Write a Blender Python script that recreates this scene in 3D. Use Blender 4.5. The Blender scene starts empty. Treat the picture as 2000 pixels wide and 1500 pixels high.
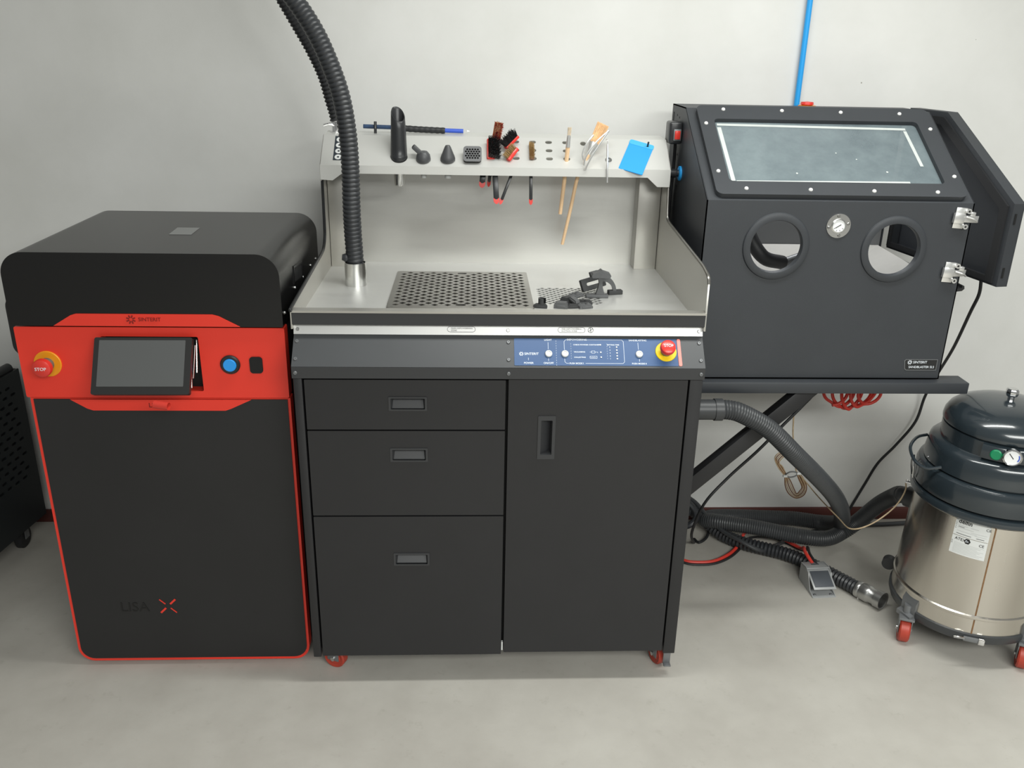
import bpy, bmesh, math, random
from mathutils import Vector as V, Matrix as M
random.seed(7)
SC = bpy.context.scene
COL = SC.collection
PI = math.pi

# ---------------------------------------------------------------- camera, world, lights, exposure
cd = bpy.data.cameras.new('camera'); cam = bpy.data.objects.new('camera', cd); COL.objects.link(cam)
cd.sensor_width = 36.0; cd.lens = 36.0 * 1724.2 / 2000.0; cd.clip_start = 0.05
rr, uu, ff = V((0.99896958, -0.04087811, 0.01971684)), V((-0.0035397, 0.36293801, 0.93180656)), V((0.04524648, 0.9309162, -0.36241934))
cam.matrix_world = M(((rr.x, uu.x, -ff.x, 0.4229), (rr.y, uu.y, -ff.y, -1.9667), (rr.z, uu.z, -ff.z, 1.6425), (0, 0, 0, 1)))
SC.camera = cam
SC.view_settings.view_transform = 'Standard'; SC.view_settings.look = 'None'
SC.view_settings.gamma = 1.0; SC.view_settings.use_curve_mapping = False
SC.view_settings.exposure = 0.0
w = bpy.data.worlds.new('room_ambient'); SC.world = w; w.use_nodes = True
w.node_tree.nodes['Background'].inputs[0].default_value = (0.985, 1.0, 0.955, 1)
w.node_tree.nodes['Background'].inputs[1].default_value = 0.28
def ceiling_lamp(name, loc, sx, sy, power, col=(0.985, 1.0, 0.965)):
    l = bpy.data.lights.new(name, 'AREA'); l.shape = 'RECTANGLE'; l.size = sx; l.size_y = sy; l.energy = power; l.color = col
    o = bpy.data.objects.new(name, l); COL.objects.link(o); o.location = loc
    return o
ceiling_lamp('ceiling_tube_light', (1.15, -0.15, 2.45), 1.8, 0.2, 32)
ceiling_lamp('ceiling_tube_light', (1.75, -3.4, 2.6), 3.0, 1.6, 240)

# ---------------------------------------------------------------- helpers
def lin(c):
    return tuple(((x / 255) / 12.92 if x / 255 <= 0.04045 else ((x / 255 + 0.055) / 1.055) ** 2.4) for x in c)
MATS = {}
def mat(name, rgb, rough=0.5, metal=0.0, var=0.0, vscale=6.0, bump=0.0, bscale=300.0, stretch=None, coat=0.0, spec=0.5, emit=0.0, rvar=0.0, trans=0.0):
    m = bpy.data.materials.new(name); m.use_nodes = True; nt = m.node_tree; b = nt.nodes['Principled BSDF']
    c = lin(rgb)
    b.inputs['Base Color'].default_value = (*c, 1); b.inputs['Roughness'].default_value = rough; b.inputs['Metallic'].default_value = metal
    b.inputs['Coat Weight'].default_value = coat; b.inputs['Specular IOR Level'].default_value = spec; b.inputs['Transmission Weight'].default_value = trans
    if emit: b.inputs['Emission Color'].default_value = (*c, 1); b.inputs['Emission Strength'].default_value = emit
    tc = nt.nodes.new('ShaderNodeTexCoord'); src = tc.outputs['Object']
    if stretch:
        mp = nt.nodes.new('ShaderNodeMapping'); mp.inputs['Scale'].default_value = stretch; nt.links.new(src, mp.inputs[0]); src = mp.outputs[0]
    if var or rvar:
        n = nt.nodes.new('ShaderNodeTexNoise'); n.inputs['Scale'].default_value = vscale; n.inputs['Detail'].default_value = 6; n.inputs['Roughness'].default_value = 0.6
        nt.links.new(src, n.inputs['Vector'])
        if var:
            r = nt.nodes.new('ShaderNodeMapRange'); r.inputs[1].default_value = 0.3; r.inputs[2].default_value = 0.7; r.inputs[3].default_value = 1 - var; r.inputs[4].default_value = 1 + var
            nt.links.new(n.outputs[0], r.inputs[0])
            x = nt.nodes.new('ShaderNodeVectorMath'); x.operation = 'SCALE'; x.inputs[0].default_value = c
            nt.links.new(r.outputs[0], x.inputs['Scale']); nt.links.new(x.outputs[0], b.inputs['Base Color'])
        if rvar:
            r = nt.nodes.new('ShaderNodeMapRange'); r.inputs[1].default_value = 0.3; r.inputs[2].default_value = 0.7; r.inputs[3].default_value = rough - rvar; r.inputs[4].default_value = rough + rvar
            nt.links.new(n.outputs[0], r.inputs[0]); nt.links.new(r.outputs[0], b.inputs['Roughness'])
    if bump:
        n2 = nt.nodes.new('ShaderNodeTexNoise'); n2.inputs['Scale'].default_value = bscale; n2.inputs['Detail'].default_value = 4
        nt.links.new(src, n2.inputs['Vector'])
        bp = nt.nodes.new('ShaderNodeBump'); bp.inputs['Strength'].default_value = bump; bp.inputs['Distance'].default_value = 0.002
        nt.links.new(n2.outputs[0], bp.inputs['Height']); nt.links.new(bp.outputs[0], b.inputs['Normal'])
    MATS[name] = m; return m

mat('black_powder', (31, 31, 33), 0.48, var=0.06, vscale=9, bump=0.08, bscale=900)
mat('black_door', (30, 30, 31), 0.5, var=0.08, vscale=5, bump=0.06, bscale=900)
mat('lid_black', (16, 16, 17), 0.27, var=0.05, vscale=5, bump=0.05, bscale=800)
mat('dark_grey_paint', (68, 70, 72), 0.42, var=0.05, vscale=4, bump=0.04, bscale=900)
mat('band_grey', (50, 51, 53), 0.45)
mat('blaster_paint', (50, 53, 57), 0.5, var=0.06, vscale=7, bump=0.12, bscale=700)
mat('pure_dark', (8, 8, 9), 0.7)
mat('rubber', (30, 31, 33), 0.55, bump=0.05)
mat('hose_black', (44, 46, 49), 0.42, var=0.08, vscale=20)
mat('hose_grey', (56, 58, 60), 0.42, var=0.08, vscale=14)
mat('red_paint', (226, 56, 40), 0.45, var=0.04, vscale=4, bump=0.03, bscale=900)
mat('red_plastic', (214, 52, 42), 0.35, coat=0.2)
mat('red_rubber', (210, 60, 48), 0.45)
mat('dark_red_ink', (120, 22, 18), 0.5)
mat('yellow_plastic', (246, 210, 24), 0.4)
mat('amber_plastic', (232, 150, 20), 0.4)
mat('steel', (210, 210, 207), 0.46, metal=0.65, var=0.03, rvar=0.05, vscale=3, stretch=(1, 6, 6))
mat('steel_back', (200, 199, 195), 0.38, metal=0.95, var=0.04, rvar=0.05, vscale=3, stretch=(1, 6, 6))
mat('strip_steel', (198, 198, 196), 0.40, metal=0.4)
mat('steel_side', (192, 190, 184), 0.38, metal=0.8, var=0.08, rvar=0.08, vscale=3)
mat('steel_bright', (214, 214, 212), 0.22, metal=1.0)
mat('steel_tray', (150, 148, 143), 0.36, metal=1.0, rvar=0.06, vscale=8)
mat('shelf_white', (214, 214, 210), 0.42, metal=0.5, var=0.03, vscale=3)
mat('drum_steel', (206, 201, 192), 0.23, metal=1.0, rvar=0.05, vscale=2, bump=0.04, bscale=10, stretch=(40, 40, 2))
mat('chrome', (225, 225, 225), 0.12, metal=1.0)
mat('screw_metal', (170, 170, 168), 0.3, metal=1.0)
mat('white_screw', (235, 235, 232), 0.35)
mat('vac_paint', (38, 46, 51), 0.22, var=0.04, vscale=5, coat=0.5)
mat('cast_grey', (128, 130, 132), 0.45, metal=0.6)
mat('galvanised', (176, 176, 174), 0.32, metal=0.9)
mat('zinc', (226, 226, 224), 0.28, metal=0.8)
mat('cart_panel', (26, 30, 32), 0.45)
mat('wheel_red', (166, 58, 42), 0.45, var=0.1, vscale=30)
mat('blue_cap', (40, 150, 232), 0.35)
mat('blue_sheet', (38, 150, 226), 0.5, var=0.02)
mat('blue_sheet_edge', (66, 168, 220), 0.5)
mat('blue_stick', (48, 84, 190), 0.4)
mat('blue_stick_dark', (36, 62, 96), 0.4, var=0.25, vscale=120)
mat('blue_pipe', (40, 158, 230), 0.35)
mat('panel_blue', (54, 86, 130), 0.42, var=0.04, vscale=8)
mat('print_white', (232, 238, 244), 0.5)
mat('print_dark', (60, 60, 60), 0.5)
mat('print_black', (16, 16, 16), 0.5)
mat('salmon', (244, 138, 128), 0.5)
mat('label_white', (214, 216, 214), 0.45)
mat('label_grey', (186, 188, 186), 0.45)
mat('green_button', (10, 126, 82), 0.4)
mat('dial_white', (232, 234, 234), 0.3)
mat('screen_glass', (86, 88, 88), 0.30, spec=0.5)
mat('bezel', (36, 36, 36), 0.4)
mat('wood', (236, 200, 158), 0.5, var=0.08, vscale=30, stretch=(30, 30, 2))
mat('bristle_tan', (244, 206, 158), 0.7, var=0.15, vscale=120)
mat('bristle_pale', (214, 200, 178), 0.7, var=0.15, vscale=120)
mat('bristle_black', (22, 22, 23), 0.6)
mat('bristle_brass', (176, 146, 98), 0.4, metal=0.3, var=0.2, vscale=150)
mat('bristle_red', (176, 40, 26), 0.6, var=0.15, vscale=150)
mat('printed_grey', (84, 85, 86), 0.6, var=0.08, vscale=40, bump=0.2, bscale=600)
mat('printed_dark', (48, 49, 50), 0.6, var=0.08, vscale=40, bump=0.2, bscale=600)
mat('nozzle_black', (42, 43, 45), 0.3)
mat('nozzle_grey', (70, 71, 73), 0.42)
mat('wire_tan', (172, 152, 122), 0.5, var=0.2, vscale=90)
mat('wire_brown', (118, 82, 54), 0.5, var=0.2, vscale=90)
mat('tape_white', (186, 191, 188), 0.6, var=0.05, vscale=50)
mat('liner', (206, 205, 200), 0.7, var=0.06, vscale=8)
mat('seam_brown', (120, 88, 56), 0.6, var=0.25, vscale=60)
mat('maroon', (84, 40, 34), 0.6, var=0.12, vscale=12)
mat('sticker_dark', (38, 46, 54), 0.5)
mat('pedal_grey', (166, 168, 168), 0.42, metal=0.2, var=0.06, vscale=20)
mat('pedal_pad', (74, 78, 84), 0.5, var=0.05, vscale=30)
mat('trim_black', (28, 29, 30), 0.4)
mat('top_label', (120, 121, 120), 0.5)

def dusty_glass():
    m = bpy.data.materials.new('dusty_glass'); m.use_nodes = True; nt = m.node_tree; b = nt.nodes['Principled BSDF']; out = nt.nodes['Material Output']
    tc = nt.nodes.new('ShaderNodeTexCoord'); n = nt.nodes.new('ShaderNodeTexNoise'); n.inputs['Scale'].default_value = 7; n.inputs['Detail'].default_value = 8; n.inputs['Roughness'].default_value = 0.65
    nt.links.new(tc.outputs['Object'], n.inputs['Vector'])
    cr = nt.nodes.new('ShaderNodeValToRGB'); cr.color_ramp.elements[0].position = 0.3; cr.color_ramp.elements[0].color = (*lin((108, 120, 125)), 1); cr.color_ramp.elements[1].position = 0.7; cr.color_ramp.elements[1].color = (*lin((124, 136, 139)), 1)
    nt.links.new(n.outputs[0], cr.inputs[0]); nt.links.new(cr.outputs[0], b.inputs['Base Color'])
    b.inputs['Roughness'].default_value = 0.22; b.inputs['Specular IOR Level'].default_value = 0.5
    tr = nt.nodes.new('ShaderNodeBsdfTransparent'); mx = nt.nodes.new('ShaderNodeMixShader')
    mr = nt.nodes.new('ShaderNodeMapRange'); mr.inputs[1].default_value = 0.35; mr.inputs[2].default_value = 0.65; mr.inputs[3].default_value = 0.66; mr.inputs[4].default_value = 0.86
    nt.links.new(n.outputs[0], mr.inputs[0]); nt.links.new(mr.outputs[0], mx.inputs[0]); nt.links.new(tr.outputs[0], mx.inputs[1]); nt.links.new(b.outputs[0], mx.inputs[2]); nt.links.new(mx.outputs[0], out.inputs[0])
    MATS['dusty_glass'] = m
dusty_glass()

def wall_material():
    m = bpy.data.materials.new('plaster'); m.use_nodes = True; nt = m.node_tree; b = nt.nodes['Principled BSDF']; L = nt.links
    b.inputs['Roughness'].default_value = 0.75
    tc = nt.nodes.new('ShaderNodeTexCoord')
    def noise(s, d=5, r=0.6):
        n = nt.nodes.new('ShaderNodeTexNoise'); n.inputs['Scale'].default_value = s; n.inputs['Detail'].default_value = d; n.inputs['Roughness'].default_value = r
        L.new(tc.outputs['Object'], n.inputs['Vector']); return n.outputs[0]
    cr = nt.nodes.new('ShaderNodeValToRGB'); cr.color_ramp.elements[0].position = 0.32; cr.color_ramp.elements[0].color = (*lin((210, 210, 206)), 1); cr.color_ramp.elements[1].position = 0.66; cr.color_ramp.elements[1].color = (*lin((220, 220, 217)), 1)
    L.new(noise(2.5, 6), cr.inputs[0])
    # sparse dark nicks
    vo = nt.nodes.new('ShaderNodeTexVoronoi'); vo.inputs['Scale'].default_value = 9; L.new(tc.outputs['Object'], vo.inputs['Vector'])
    lt = nt.nodes.new('ShaderNodeMath'); lt.operation = 'LESS_THAN'; lt.inputs[1].default_value = 0.022; L.new(vo.outputs['Distance'], lt.inputs[0])
    gt = nt.nodes.new('ShaderNodeMath'); gt.operation = 'GREATER_THAN'; gt.inputs[1].default_value = 0.56; L.new(noise(1.7, 2), gt.inputs[0])
    mu = nt.nodes.new('ShaderNodeMath'); mu.operation = 'MULTIPLY'; L.new(lt.outputs[0], mu.inputs[0]); L.new(gt.outputs[0], mu.inputs[1])
    mx = nt.nodes.new('ShaderNodeMix'); mx.data_type = 'RGBA'; L.new(mu.outputs[0], mx.inputs['Factor']); L.new(cr.outputs[0], mx.inputs['A']); mx.inputs['B'].default_value = (*lin((150, 146, 140)), 1)
    L.new(mx.outputs['Result'], b.inputs['Base Color'])
    bp = nt.nodes.new('ShaderNodeBump'); bp.inputs['Strength'].default_value = 0.22; bp.inputs['Distance'].default_value = 0.01; L.new(noise(5, 7, 0.55), bp.inputs['Height']); L.new(bp.outputs[0], b.inputs['Normal'])
    MATS['plaster'] = m
wall_material()

def floor_material():
    m = bpy.data.materials.new('sealed_concrete'); m.use_nodes = True; nt = m.node_tree; b = nt.nodes['Principled BSDF']; L = nt.links
    tc = nt.nodes.new('ShaderNodeTexCoord')
    def noise(s, d=6, r=0.6):
        n = nt.nodes.new('ShaderNodeTexNoise'); n.inputs['Scale'].default_value = s; n.inputs['Detail'].default_value = d; n.inputs['Roughness'].default_value = r
        L.new(tc.outputs['Object'], n.inputs['Vector']); return n.outputs[0]
    cr = nt.nodes.new('ShaderNodeValToRGB'); cr.color_ramp.elements[0].position = 0.3; cr.color_ramp.elements[0].color = (*lin((166, 162, 154)), 1); cr.color_ramp.elements[1].position = 0.7; cr.color_ramp.elements[1].color = (*lin((184, 181, 173)), 1)
    L.new(noise(3.2, 8, 0.62), cr.inputs[0])
    cr2 = nt.nodes.new('ShaderNodeValToRGB'); cr2.color_ramp.elements[0].position = 0.60; cr2.color_ramp.elements[0].color = (0, 0, 0, 1); cr2.color_ramp.elements[1].position = 0.78; cr2.color_ramp.elements[1].color = (0.35, 0.35, 0.35, 1)
    L.new(noise(26, 5, 0.7), cr2.inputs[0])
    mx = nt.nodes.new('ShaderNodeMix'); mx.data_type = 'RGBA'; L.new(cr2.outputs[0], mx.inputs['Factor']); L.new(cr.outputs[0], mx.inputs['A']); mx.inputs['B'].default_value = (*lin((140, 134, 124)), 1)
    L.new(mx.outputs['Result'], b.inputs['Base Color'])
    b.inputs['Roughness'].default_value = 0.5
    bp = nt.nodes.new('ShaderNodeBump'); bp.inputs['Strength'].default_value = 0.08; bp.inputs['Distance'].default_value = 0.003; L.new(noise(60), bp.inputs['Height']); L.new(bp.outputs[0], b.inputs['Normal'])
    MATS['sealed_concrete'] = m
floor_material()

ROOTLOC = {}
def thing(name, label, cat, loc, group=None):
    o = bpy.data.objects.new(name, None); COL.objects.link(o); o.location = loc; o.empty_display_size = 0.05
    o['label'] = label; o['category'] = cat
    if group: o['group'] = group
    ROOTLOC[o] = V(loc); return o
def finish(me, m, ang=35):
    me.materials.append(MATS[m])
    me.polygons.foreach_set('use_smooth', [True] * len(me.polygons)); me.set_sharp_from_angle(angle=math.radians(ang))
def part(name, bm, m, parent=None, label=None, cat=None, group=None, kind=None, ang=35):
    """one mesh object; vertices of bm are in world coordinates"""
    me = bpy.data.meshes.new(name)
    bmesh.ops.recalc_face_normals(bm, faces=bm.faces[:])
    if parent is not None: loc = ROOTLOC[parent]
    else:
        xs = [v.co for v in bm.verts]
        lo = [min(c[i] for c in xs) for i in range(3)]; hi = [max(c[i] for c in xs) for i in range(3)]
        loc = V(((lo[0] + hi[0]) / 2, (lo[1] + hi[1]) / 2, lo[2]))
    bm.transform(M.Translation(-loc)); bm.to_mesh(me); bm.free(); finish(me, m, ang)
    o = bpy.data.objects.new(name, me); COL.objects.link(o); ROOTLOC[o] = loc
    if parent is not None: o.parent = parent
    else: o.location = loc
    if label: o['label'] = label
    if cat: o['category'] = cat
    if group: o['group'] = group
    if kind: o['kind'] = kind
    return o
def proto(name, bm, m, ang=35):
    me = bpy.data.meshes.new(name); bmesh.ops.recalc_face_normals(bm, faces=bm.faces[:]); bm.to_mesh(me); bm.free(); finish(me, m, ang); return me
def inst(name, me, parent, mw):
    o = bpy.data.objects.new(name, me); COL.objects.link(o); o.parent = parent; ROOTLOC[o] = ROOTLOC[parent]
    o.matrix_local = M.Translation(-ROOTLOC[parent]) @ mw; return o
def N(): return bmesh.new()
def basis(o, ux, uy):
    ux = V(ux).normalized(); uy = V(uy); uy = (uy - ux * uy.dot(ux)).normalized(); uz = ux.cross(uy); o = V(o)
    return M(((ux.x, uy.x, uz.x, o.x), (ux.y, uy.y, uz.y, o.y), (ux.z, uy.z, uz.z, o.z), (0, 0, 0, 1)))
def box(bm, x0, x1, y0, y1, z0, z1, bev=0.0, mw=None, seg=2):
    vs = [bm.verts.new((x, y, z)) for z in (z0, z1) for y in (y0, y1) for x in (x0, x1)]
    fs = [bm.faces.new([vs[i] for i in q]) for q in ((0, 2, 3, 1), (4, 5, 7, 6), (0, 1, 5, 4), (2, 6, 7, 3), (0, 4, 6, 2), (1, 3, 7, 5))]
    geo = vs
    if bev > 0:
        es = list({e for f in fs for e in f.edges})
        r = bmesh.ops.bevel(bm, geom=es, offset=bev, segments=seg, profile=0.5, affect='EDGES', clamp_overlap=True)
        geo = list(set([v for v in vs if v.is_valid] + [v for v in r['verts']]))
    if mw is not None: bmesh.ops.transform(bm, matrix=mw, verts=geo)
    return bm
def prism(bm, poly, y0, y1, mw=None):
    """poly in (x, z), extruded from y0 to y1"""
    a = [bm.verts.new((x, y0, z)) for x, z in poly]; b = [bm.verts.new((x, y1, z)) for x, z in poly]; n = len(poly)
    bm.faces.new(a); bm.faces.new(b[::-1])
    for i in range(n): bm.faces.new((a[i], b[i], b[(i + 1) % n], a[(i + 1) % n]))
    if mw is not None: bmesh.ops.transform(bm, matrix=mw, verts=a + b)
    return bm
def prismx(bm, poly, x0, x1):
    """poly in (y, z), extruded along x"""
    a = [bm.verts.new((x0, y, z)) for y, z in poly]; b = [bm.verts.new((x1, y, z)) for y, z in poly]; n = len(poly)
    bm.faces.new(a); bm.faces.new(b[::-1])
    for i in range(n): bm.faces.new((a[i], b[i], b[(i + 1) % n], a[(i + 1) % n]))
    return bm
def lathe(bm, prof, mw=None, seg=32, a0=0.0, a1=2 * PI, warp=None):
    """prof [(r, z)] spun round local z"""
    full = abs(a1 - a0 - 2 * PI) < 1e-6; k = seg if full else seg + 1; rings = []; allv = []
    for r, z in prof:
        if r < 1e-6: ring = [bm.verts.new((0, 0, z))]
        else: ring = [bm.verts.new((r * math.cos(a0 + (a1 - a0) * i / seg), r * math.sin(a0 + (a1 - a0) * i / seg), z)) for i in range(k)]
        rings.append(ring); allv += ring
    for A, B in zip(rings, rings[1:]):
        for i in range(seg):
            j = (i + 1) % k if full else i + 1
            if len(A) == 1 and len(B) == 1: continue
            if len(A) == 1: bm.faces.new((A[0], B[i], B[j]))
            elif len(B) == 1: bm.faces.new((A[i], A[j], B[0]))
            else: bm.faces.new((A[i], A[j], B[j], B[i]))
    if warp:
        for v in allv: v.co = warp(v.co)
    if mw is not None: bmesh.ops.transform(bm, matrix=mw, verts=allv)
    return bm
def cyl(bm, p0, p1, r0, r1=None, seg=20):
    p0, p1 = V(p0), V(p1); r1 = r0 if r1 is None else r1; d = p1 - p0; h = d.length
    q = d.to_track_quat('Z', 'Y').to_matrix().to_4x4(); q.translation = p0
    return lathe(bm, [(0, 0), (r0, 0), (r1, h), (0, h)], q, seg)
def facing(p, n):
    """matrix at p with local z along n"""
    q = V(n).to_track_quat('Z', 'Y').to_matrix().to_4x4(); q.translation = V(p); return q
def spline(pts, step, closed=False):
    P = [V(p) for p in pts]; n = len(P); out = []
    rng = range(n) if closed else range(n - 1)
    for i in rng:
        if closed: a, b, c, d = P[i - 1], P[i], P[(i + 1) % n], P[(i + 2) % n]
        else: b, c = P[i], P[i + 1]; a = P[i - 1] if i else b * 2 - c; d = P[i + 2] if i + 2 < n else c * 2 - b
        k = max(4, int((c - b).length / 0.004))
        for j in range(k):
            t = j / k
            out.append(0.5 * ((2 * b) + (c - a) * t + (2 * a - 5 * b + 4 * c - d) * t * t + (3 * b - a - 3 * c + d) * t ** 3))
    if not closed: out.append(P[-1])
    else: out.append(out[0].copy())
    res = [out[0]]; acc = 0.0
    for p, q in zip(out, out[1:]):
        L = (q - p).length; pos = step - acc
        while pos <= L and L > 0:
            res.append(p.lerp(q, pos / L)); pos += step
        acc = (acc + L) % step
    return res
def tube(bm, pts, r, seg=10, step=0.01, rad=None, closed=False, raw=False, cap=True, flat=None):
    """rad(i) gives a radius factor for ring i; flat=(ku,kv) squashes the section"""
    P = [V(p) for p in pts] if raw else spline(pts, step, closed)
    if closed and len(P) > 2: P = P[:-1]
    n = len(P); t = [(P[min(i + 1, n - 1)] - P[max(i - 1, 0)]).normalized() for i in range(n)]
    if closed: t = [(P[(i + 1) % n] - P[i - 1]).normalized() for i in range(n)]
    u = t[0].orthogonal().normalized(); rings = []
    for i in range(n):
        u = (u - t[i] * u.dot(t[i])).normalized(); v = t[i].cross(u); rr_ = r * (rad(i) if rad else 1.0)
        rings.append([bm.verts.new(P[i] + (u * math.cos(2 * PI * k / seg) + v * math.sin(2 * PI * k / seg)) * rr_) for k in range(seg)])
    m = n if closed else n - 1
    for i in range(m):
        A, B = rings[i], rings[(i + 1) % n]
        for k in range(seg): bm.faces.new((A[k], A[(k + 1) % seg], B[(k + 1) % seg], B[k]))
    if cap and not closed: bm.faces.new(rings[0][::-1]); bm.faces.new(rings[-1])
    return bm
RIDGE = (1.0, 1.035, 1.0, 0.93)
RIDGE_SOFT = (1.0, 1.025, 1.0, 0.95)
def hose(bm, pts, r, pitch=0.009, seg=18, ridge=RIDGE, cap=True):
    return tube(bm, pts, r, seg, pitch / 4, lambda i: ridge[i % 4], cap=cap)
def rrect(x0, x1, y0, y1, r, k=6):
    if not isinstance(r, (tuple, list)) and r <= 0: return [(x0, y0), (x1, y0), (x1, y1), (x0, y1)]
    rs = r if isinstance(r, (tuple, list)) else (r,) * 4; out = []
    for (cx, cy, a), q in zip(((x0, y0, PI), (x1, y0, 1.5 * PI), (x1, y1, 0), (x0, y1, 0.5 * PI)), rs):
        px = cx + (q if cx == x0 else -q); py = cy + (q if cy == y0 else -q)
        if q <= 0: out.append((cx, cy)); continue
        out += [(px + q * math.cos(a + PI / 2 * i / k), py + q * math.sin(a + PI / 2 * i / k)) for i in range(k + 1)]
    return out
def circle(cx, cy, r, k=24, ry=None): return [(cx + r * math.cos(2 * PI * i / k), cy + (ry or r) * math.sin(2 * PI * i / k)) for i in range(k)]
def slot(cx, cy, hw, hh, k=6):
    """stadium: half width hw, half height hh"""
    a = [(cx + hw - hh + hh * math.cos(-PI / 2 + PI * i / k), cy + hh * math.sin(-PI / 2 + PI * i / k)) for i in range(k + 1)]
    return a + [(cx - hw + hh + hh * math.cos(PI / 2 + PI * i / k), cy + hh * math.sin(PI / 2 + PI * i / k)) for i in range(k + 1)]
DG = None
def curve_bm(cu, mw):
    ob = bpy.data.objects.new('tmp', cu); COL.objects.link(ob)
    me = bpy.data.meshes.new_from_object(ob.evaluated_get(bpy.context.evaluated_depsgraph_get()))
    bm = bmesh.new(); bm.from_mesh(me); bmesh.ops.remove_doubles(bm, verts=bm.verts[:], dist=1e-6); bm.transform(mw)
    bpy.data.meshes.remove(me); bpy.data.objects.remove(ob); bpy.data.curves.remove(cu); return bm
def plate(mw, outline, holes=(), th=0.002):
    """flat sheet with holes: outline in the local xy plane of mw, thickness th below local z = 0"""
    cu = bpy.data.curves.new('tmp', 'CURVE'); cu.dimensions = '2D'; cu.fill_mode = 'BOTH'; cu.extrude = th / 2
    for lp in (outline, *holes):
        s = cu.splines.new('POLY'); s.points.add(len(lp) - 1)
        for p, (x, y) in zip(s.points, lp): p.co = (x, y, 0, 1)
        s.use_cyclic_u = True
    return curve_bm(cu, mw @ M.Translation((0, 0, -th / 2)))
def text_bm(s, size, mw, align='LEFT', th=0.0006, bold=0.0):
    cu = bpy.data.curves.new('tmp', 'FONT'); cu.body = s; cu.size = size; cu.align_x = align; cu.align_y = 'CENTER'; cu.extrude = th / 2; cu.offset = bold; cu.resolution_u = 3
    return curve_bm(cu, mw)
def lettering(s, size, p, ux, uy, m, parent, align='LEFT', bold=0.0):
    return part('lettering', text_bm(s, size, basis(p, ux, uy), align, bold=bold), m, parent)
FX, FZ = (1, 0, 0), (0, 0, 1)             # axes of a surface facing the room
def front(y): return basis((0, y, 0), FX, FZ)   # local x = world x, local y = world z, local z = -world y (towards the room)
def burst(mw, r, m, parent, n=8, r0=0.38, w=0.13):
    bm = N()
    for i in range(n):
        box(bm, r0 * r, r, -w * r, w * r, 0, 0.0006, mw=mw @ M.Rotation(2 * PI * i / n + PI / n, 4, 'Z'))
    return part('logo_mark', bm, m, parent)
def screw_proto(name, r, h, m):
    bm = N(); lathe(bm, [(0, 0), (r, 0), (r, h * 0.4), (r * 0.75, h), (r * 0.38, h), (r * 0.3, h * 0.5), (0, h * 0.5)], seg=12); return proto(name, bm, m)
def bristles(bm, mw, w, h, length, nx, ny, r=0.0006, jit=0.15, splay=0.0):
    for i in range(nx):
        for j in range(ny):
            x = (i + 0.5) / nx - 0.5; y = (j + 0.5) / ny - 0.5
            p = V((x * w, y * h, 0)); L = length * (1 + random.uniform(-jit, jit) * 0.6)
            q = p + V((x * splay + random.uniform(-jit, jit) * length * 0.4, y * splay + random.uniform(-jit, jit) * length * 0.4, L))
            a = [bm.verts.new(mw @ (p + V((r * math.cos(k * 2.094), r * math.sin(k * 2.094), 0)))) for k in range(3)]
            b = [bm.verts.new(mw @ (q + V((r * math.cos(k * 2.094), r * math.sin(k * 2.094), 0)) * 0.7)) for k in range(3)]
            for k in range(3): bm.faces.new((a[k], a[(k + 1) % 3], b[(k + 1) % 3], b[k]))
            bm.faces.new(b)
    return bm

# ---------------------------------------------------------------- the room
WY = 0.883
part('floor', box(N(), -3.5, 5, -4.5, WY + 0.1, -0.05, 0), 'sealed_concrete', kind='structure', label='pale grey sealed concrete floor')
part('wall_back', box(N(), -3.5, 5, WY, WY + 0.1, 0, 3.3), 'plaster', kind='structure', label='off-white rough plaster wall')
part('baseboard_back', box(N(), -3.5, 5, WY - 0.012, WY, 0, 0.047, 0.002), 'maroon', kind='structure', label='dark maroon baseboard along the wall')

# ---------------------------------------------------------------- sintering printer (left)
SCREW = screw_proto('screw', 0.0042, 0.003, 'screw_metal')
SCREW_DARK = screw_proto('screw_dark', 0.0048, 0.003, 'cast_grey')
def emergency_stop(parent, p, n, up, r, rk, h, ring):
    mw = facing(p, n)
    e = part('emergency_stop', lathe(N(), [(0, 0), (r, 0), (r, 0.003), (r * 0.96, 0.004), (0, 0.004)], mw, 40), ring, parent)
    part('stem', lathe(N(), [(rk * 0.72, 0.003), (rk * 0.72, h * 0.6), (0, h * 0.6)], mw, 28), 'cast_grey', e)
    part('knob', lathe(N(), [(0, h * 0.5), (rk * 0.8, h * 0.5), (rk * 0.98, h * 0.62), (rk, h * 0.8), (rk * 0.93, h * 0.93), (rk * 0.7, h), (0, h * 1.03)], mw, 40), 'red_plastic', e)
    side = V(up).cross(V(n))
    lettering('STOP', rk * 0.5, V(p) + V(n) * (h * 1.03 + 0.0006), side, up, 'print_white', e, 'CENTER')
    return e
XL, XR, YF, YB = -0.667, -0.030, 0.084, 0.600
PR = thing('sintering_printer', 'large black floor-standing powder printer with red control band and tilted touch screen', 'printer', (-0.35, 0.34, 0))
bm = N(); box(bm, XL + 0.006, XR - 0.006, YF + 0.036, YB, 0.03, 0.986, 0.004); part('body', bm, 'black_powder', PR)
part('red_frame', plate(front(YF + 0.003), rrect(-0.6605, -0.0285, 0.0135, 0.803, (0.042, 0.042, 0, 0)), (), 0.033), 'red_paint', PR)
dr = part('front_door', plate(front(YF), rrect(-0.652, -0.035, 0.023, 0.800, (0.036, 0.036, 0, 0)), (), 0.010), 'black_door', PR)
part('control_panel', plate(front(YF), rrect(XL, XR, 0.805, 0.986, 0.004, 2), (rrect(-0.468, -0.237, 0.822, 0.963, 0.004, 2),), 0.036), 'red_paint', PR)
bm = N(); box(bm, -0.48, -0.225, YF + 0.033, YF + 0.0365, 0.815, 0.97); part('screen_recess', bm, 'pure_dark', PR)
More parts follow.
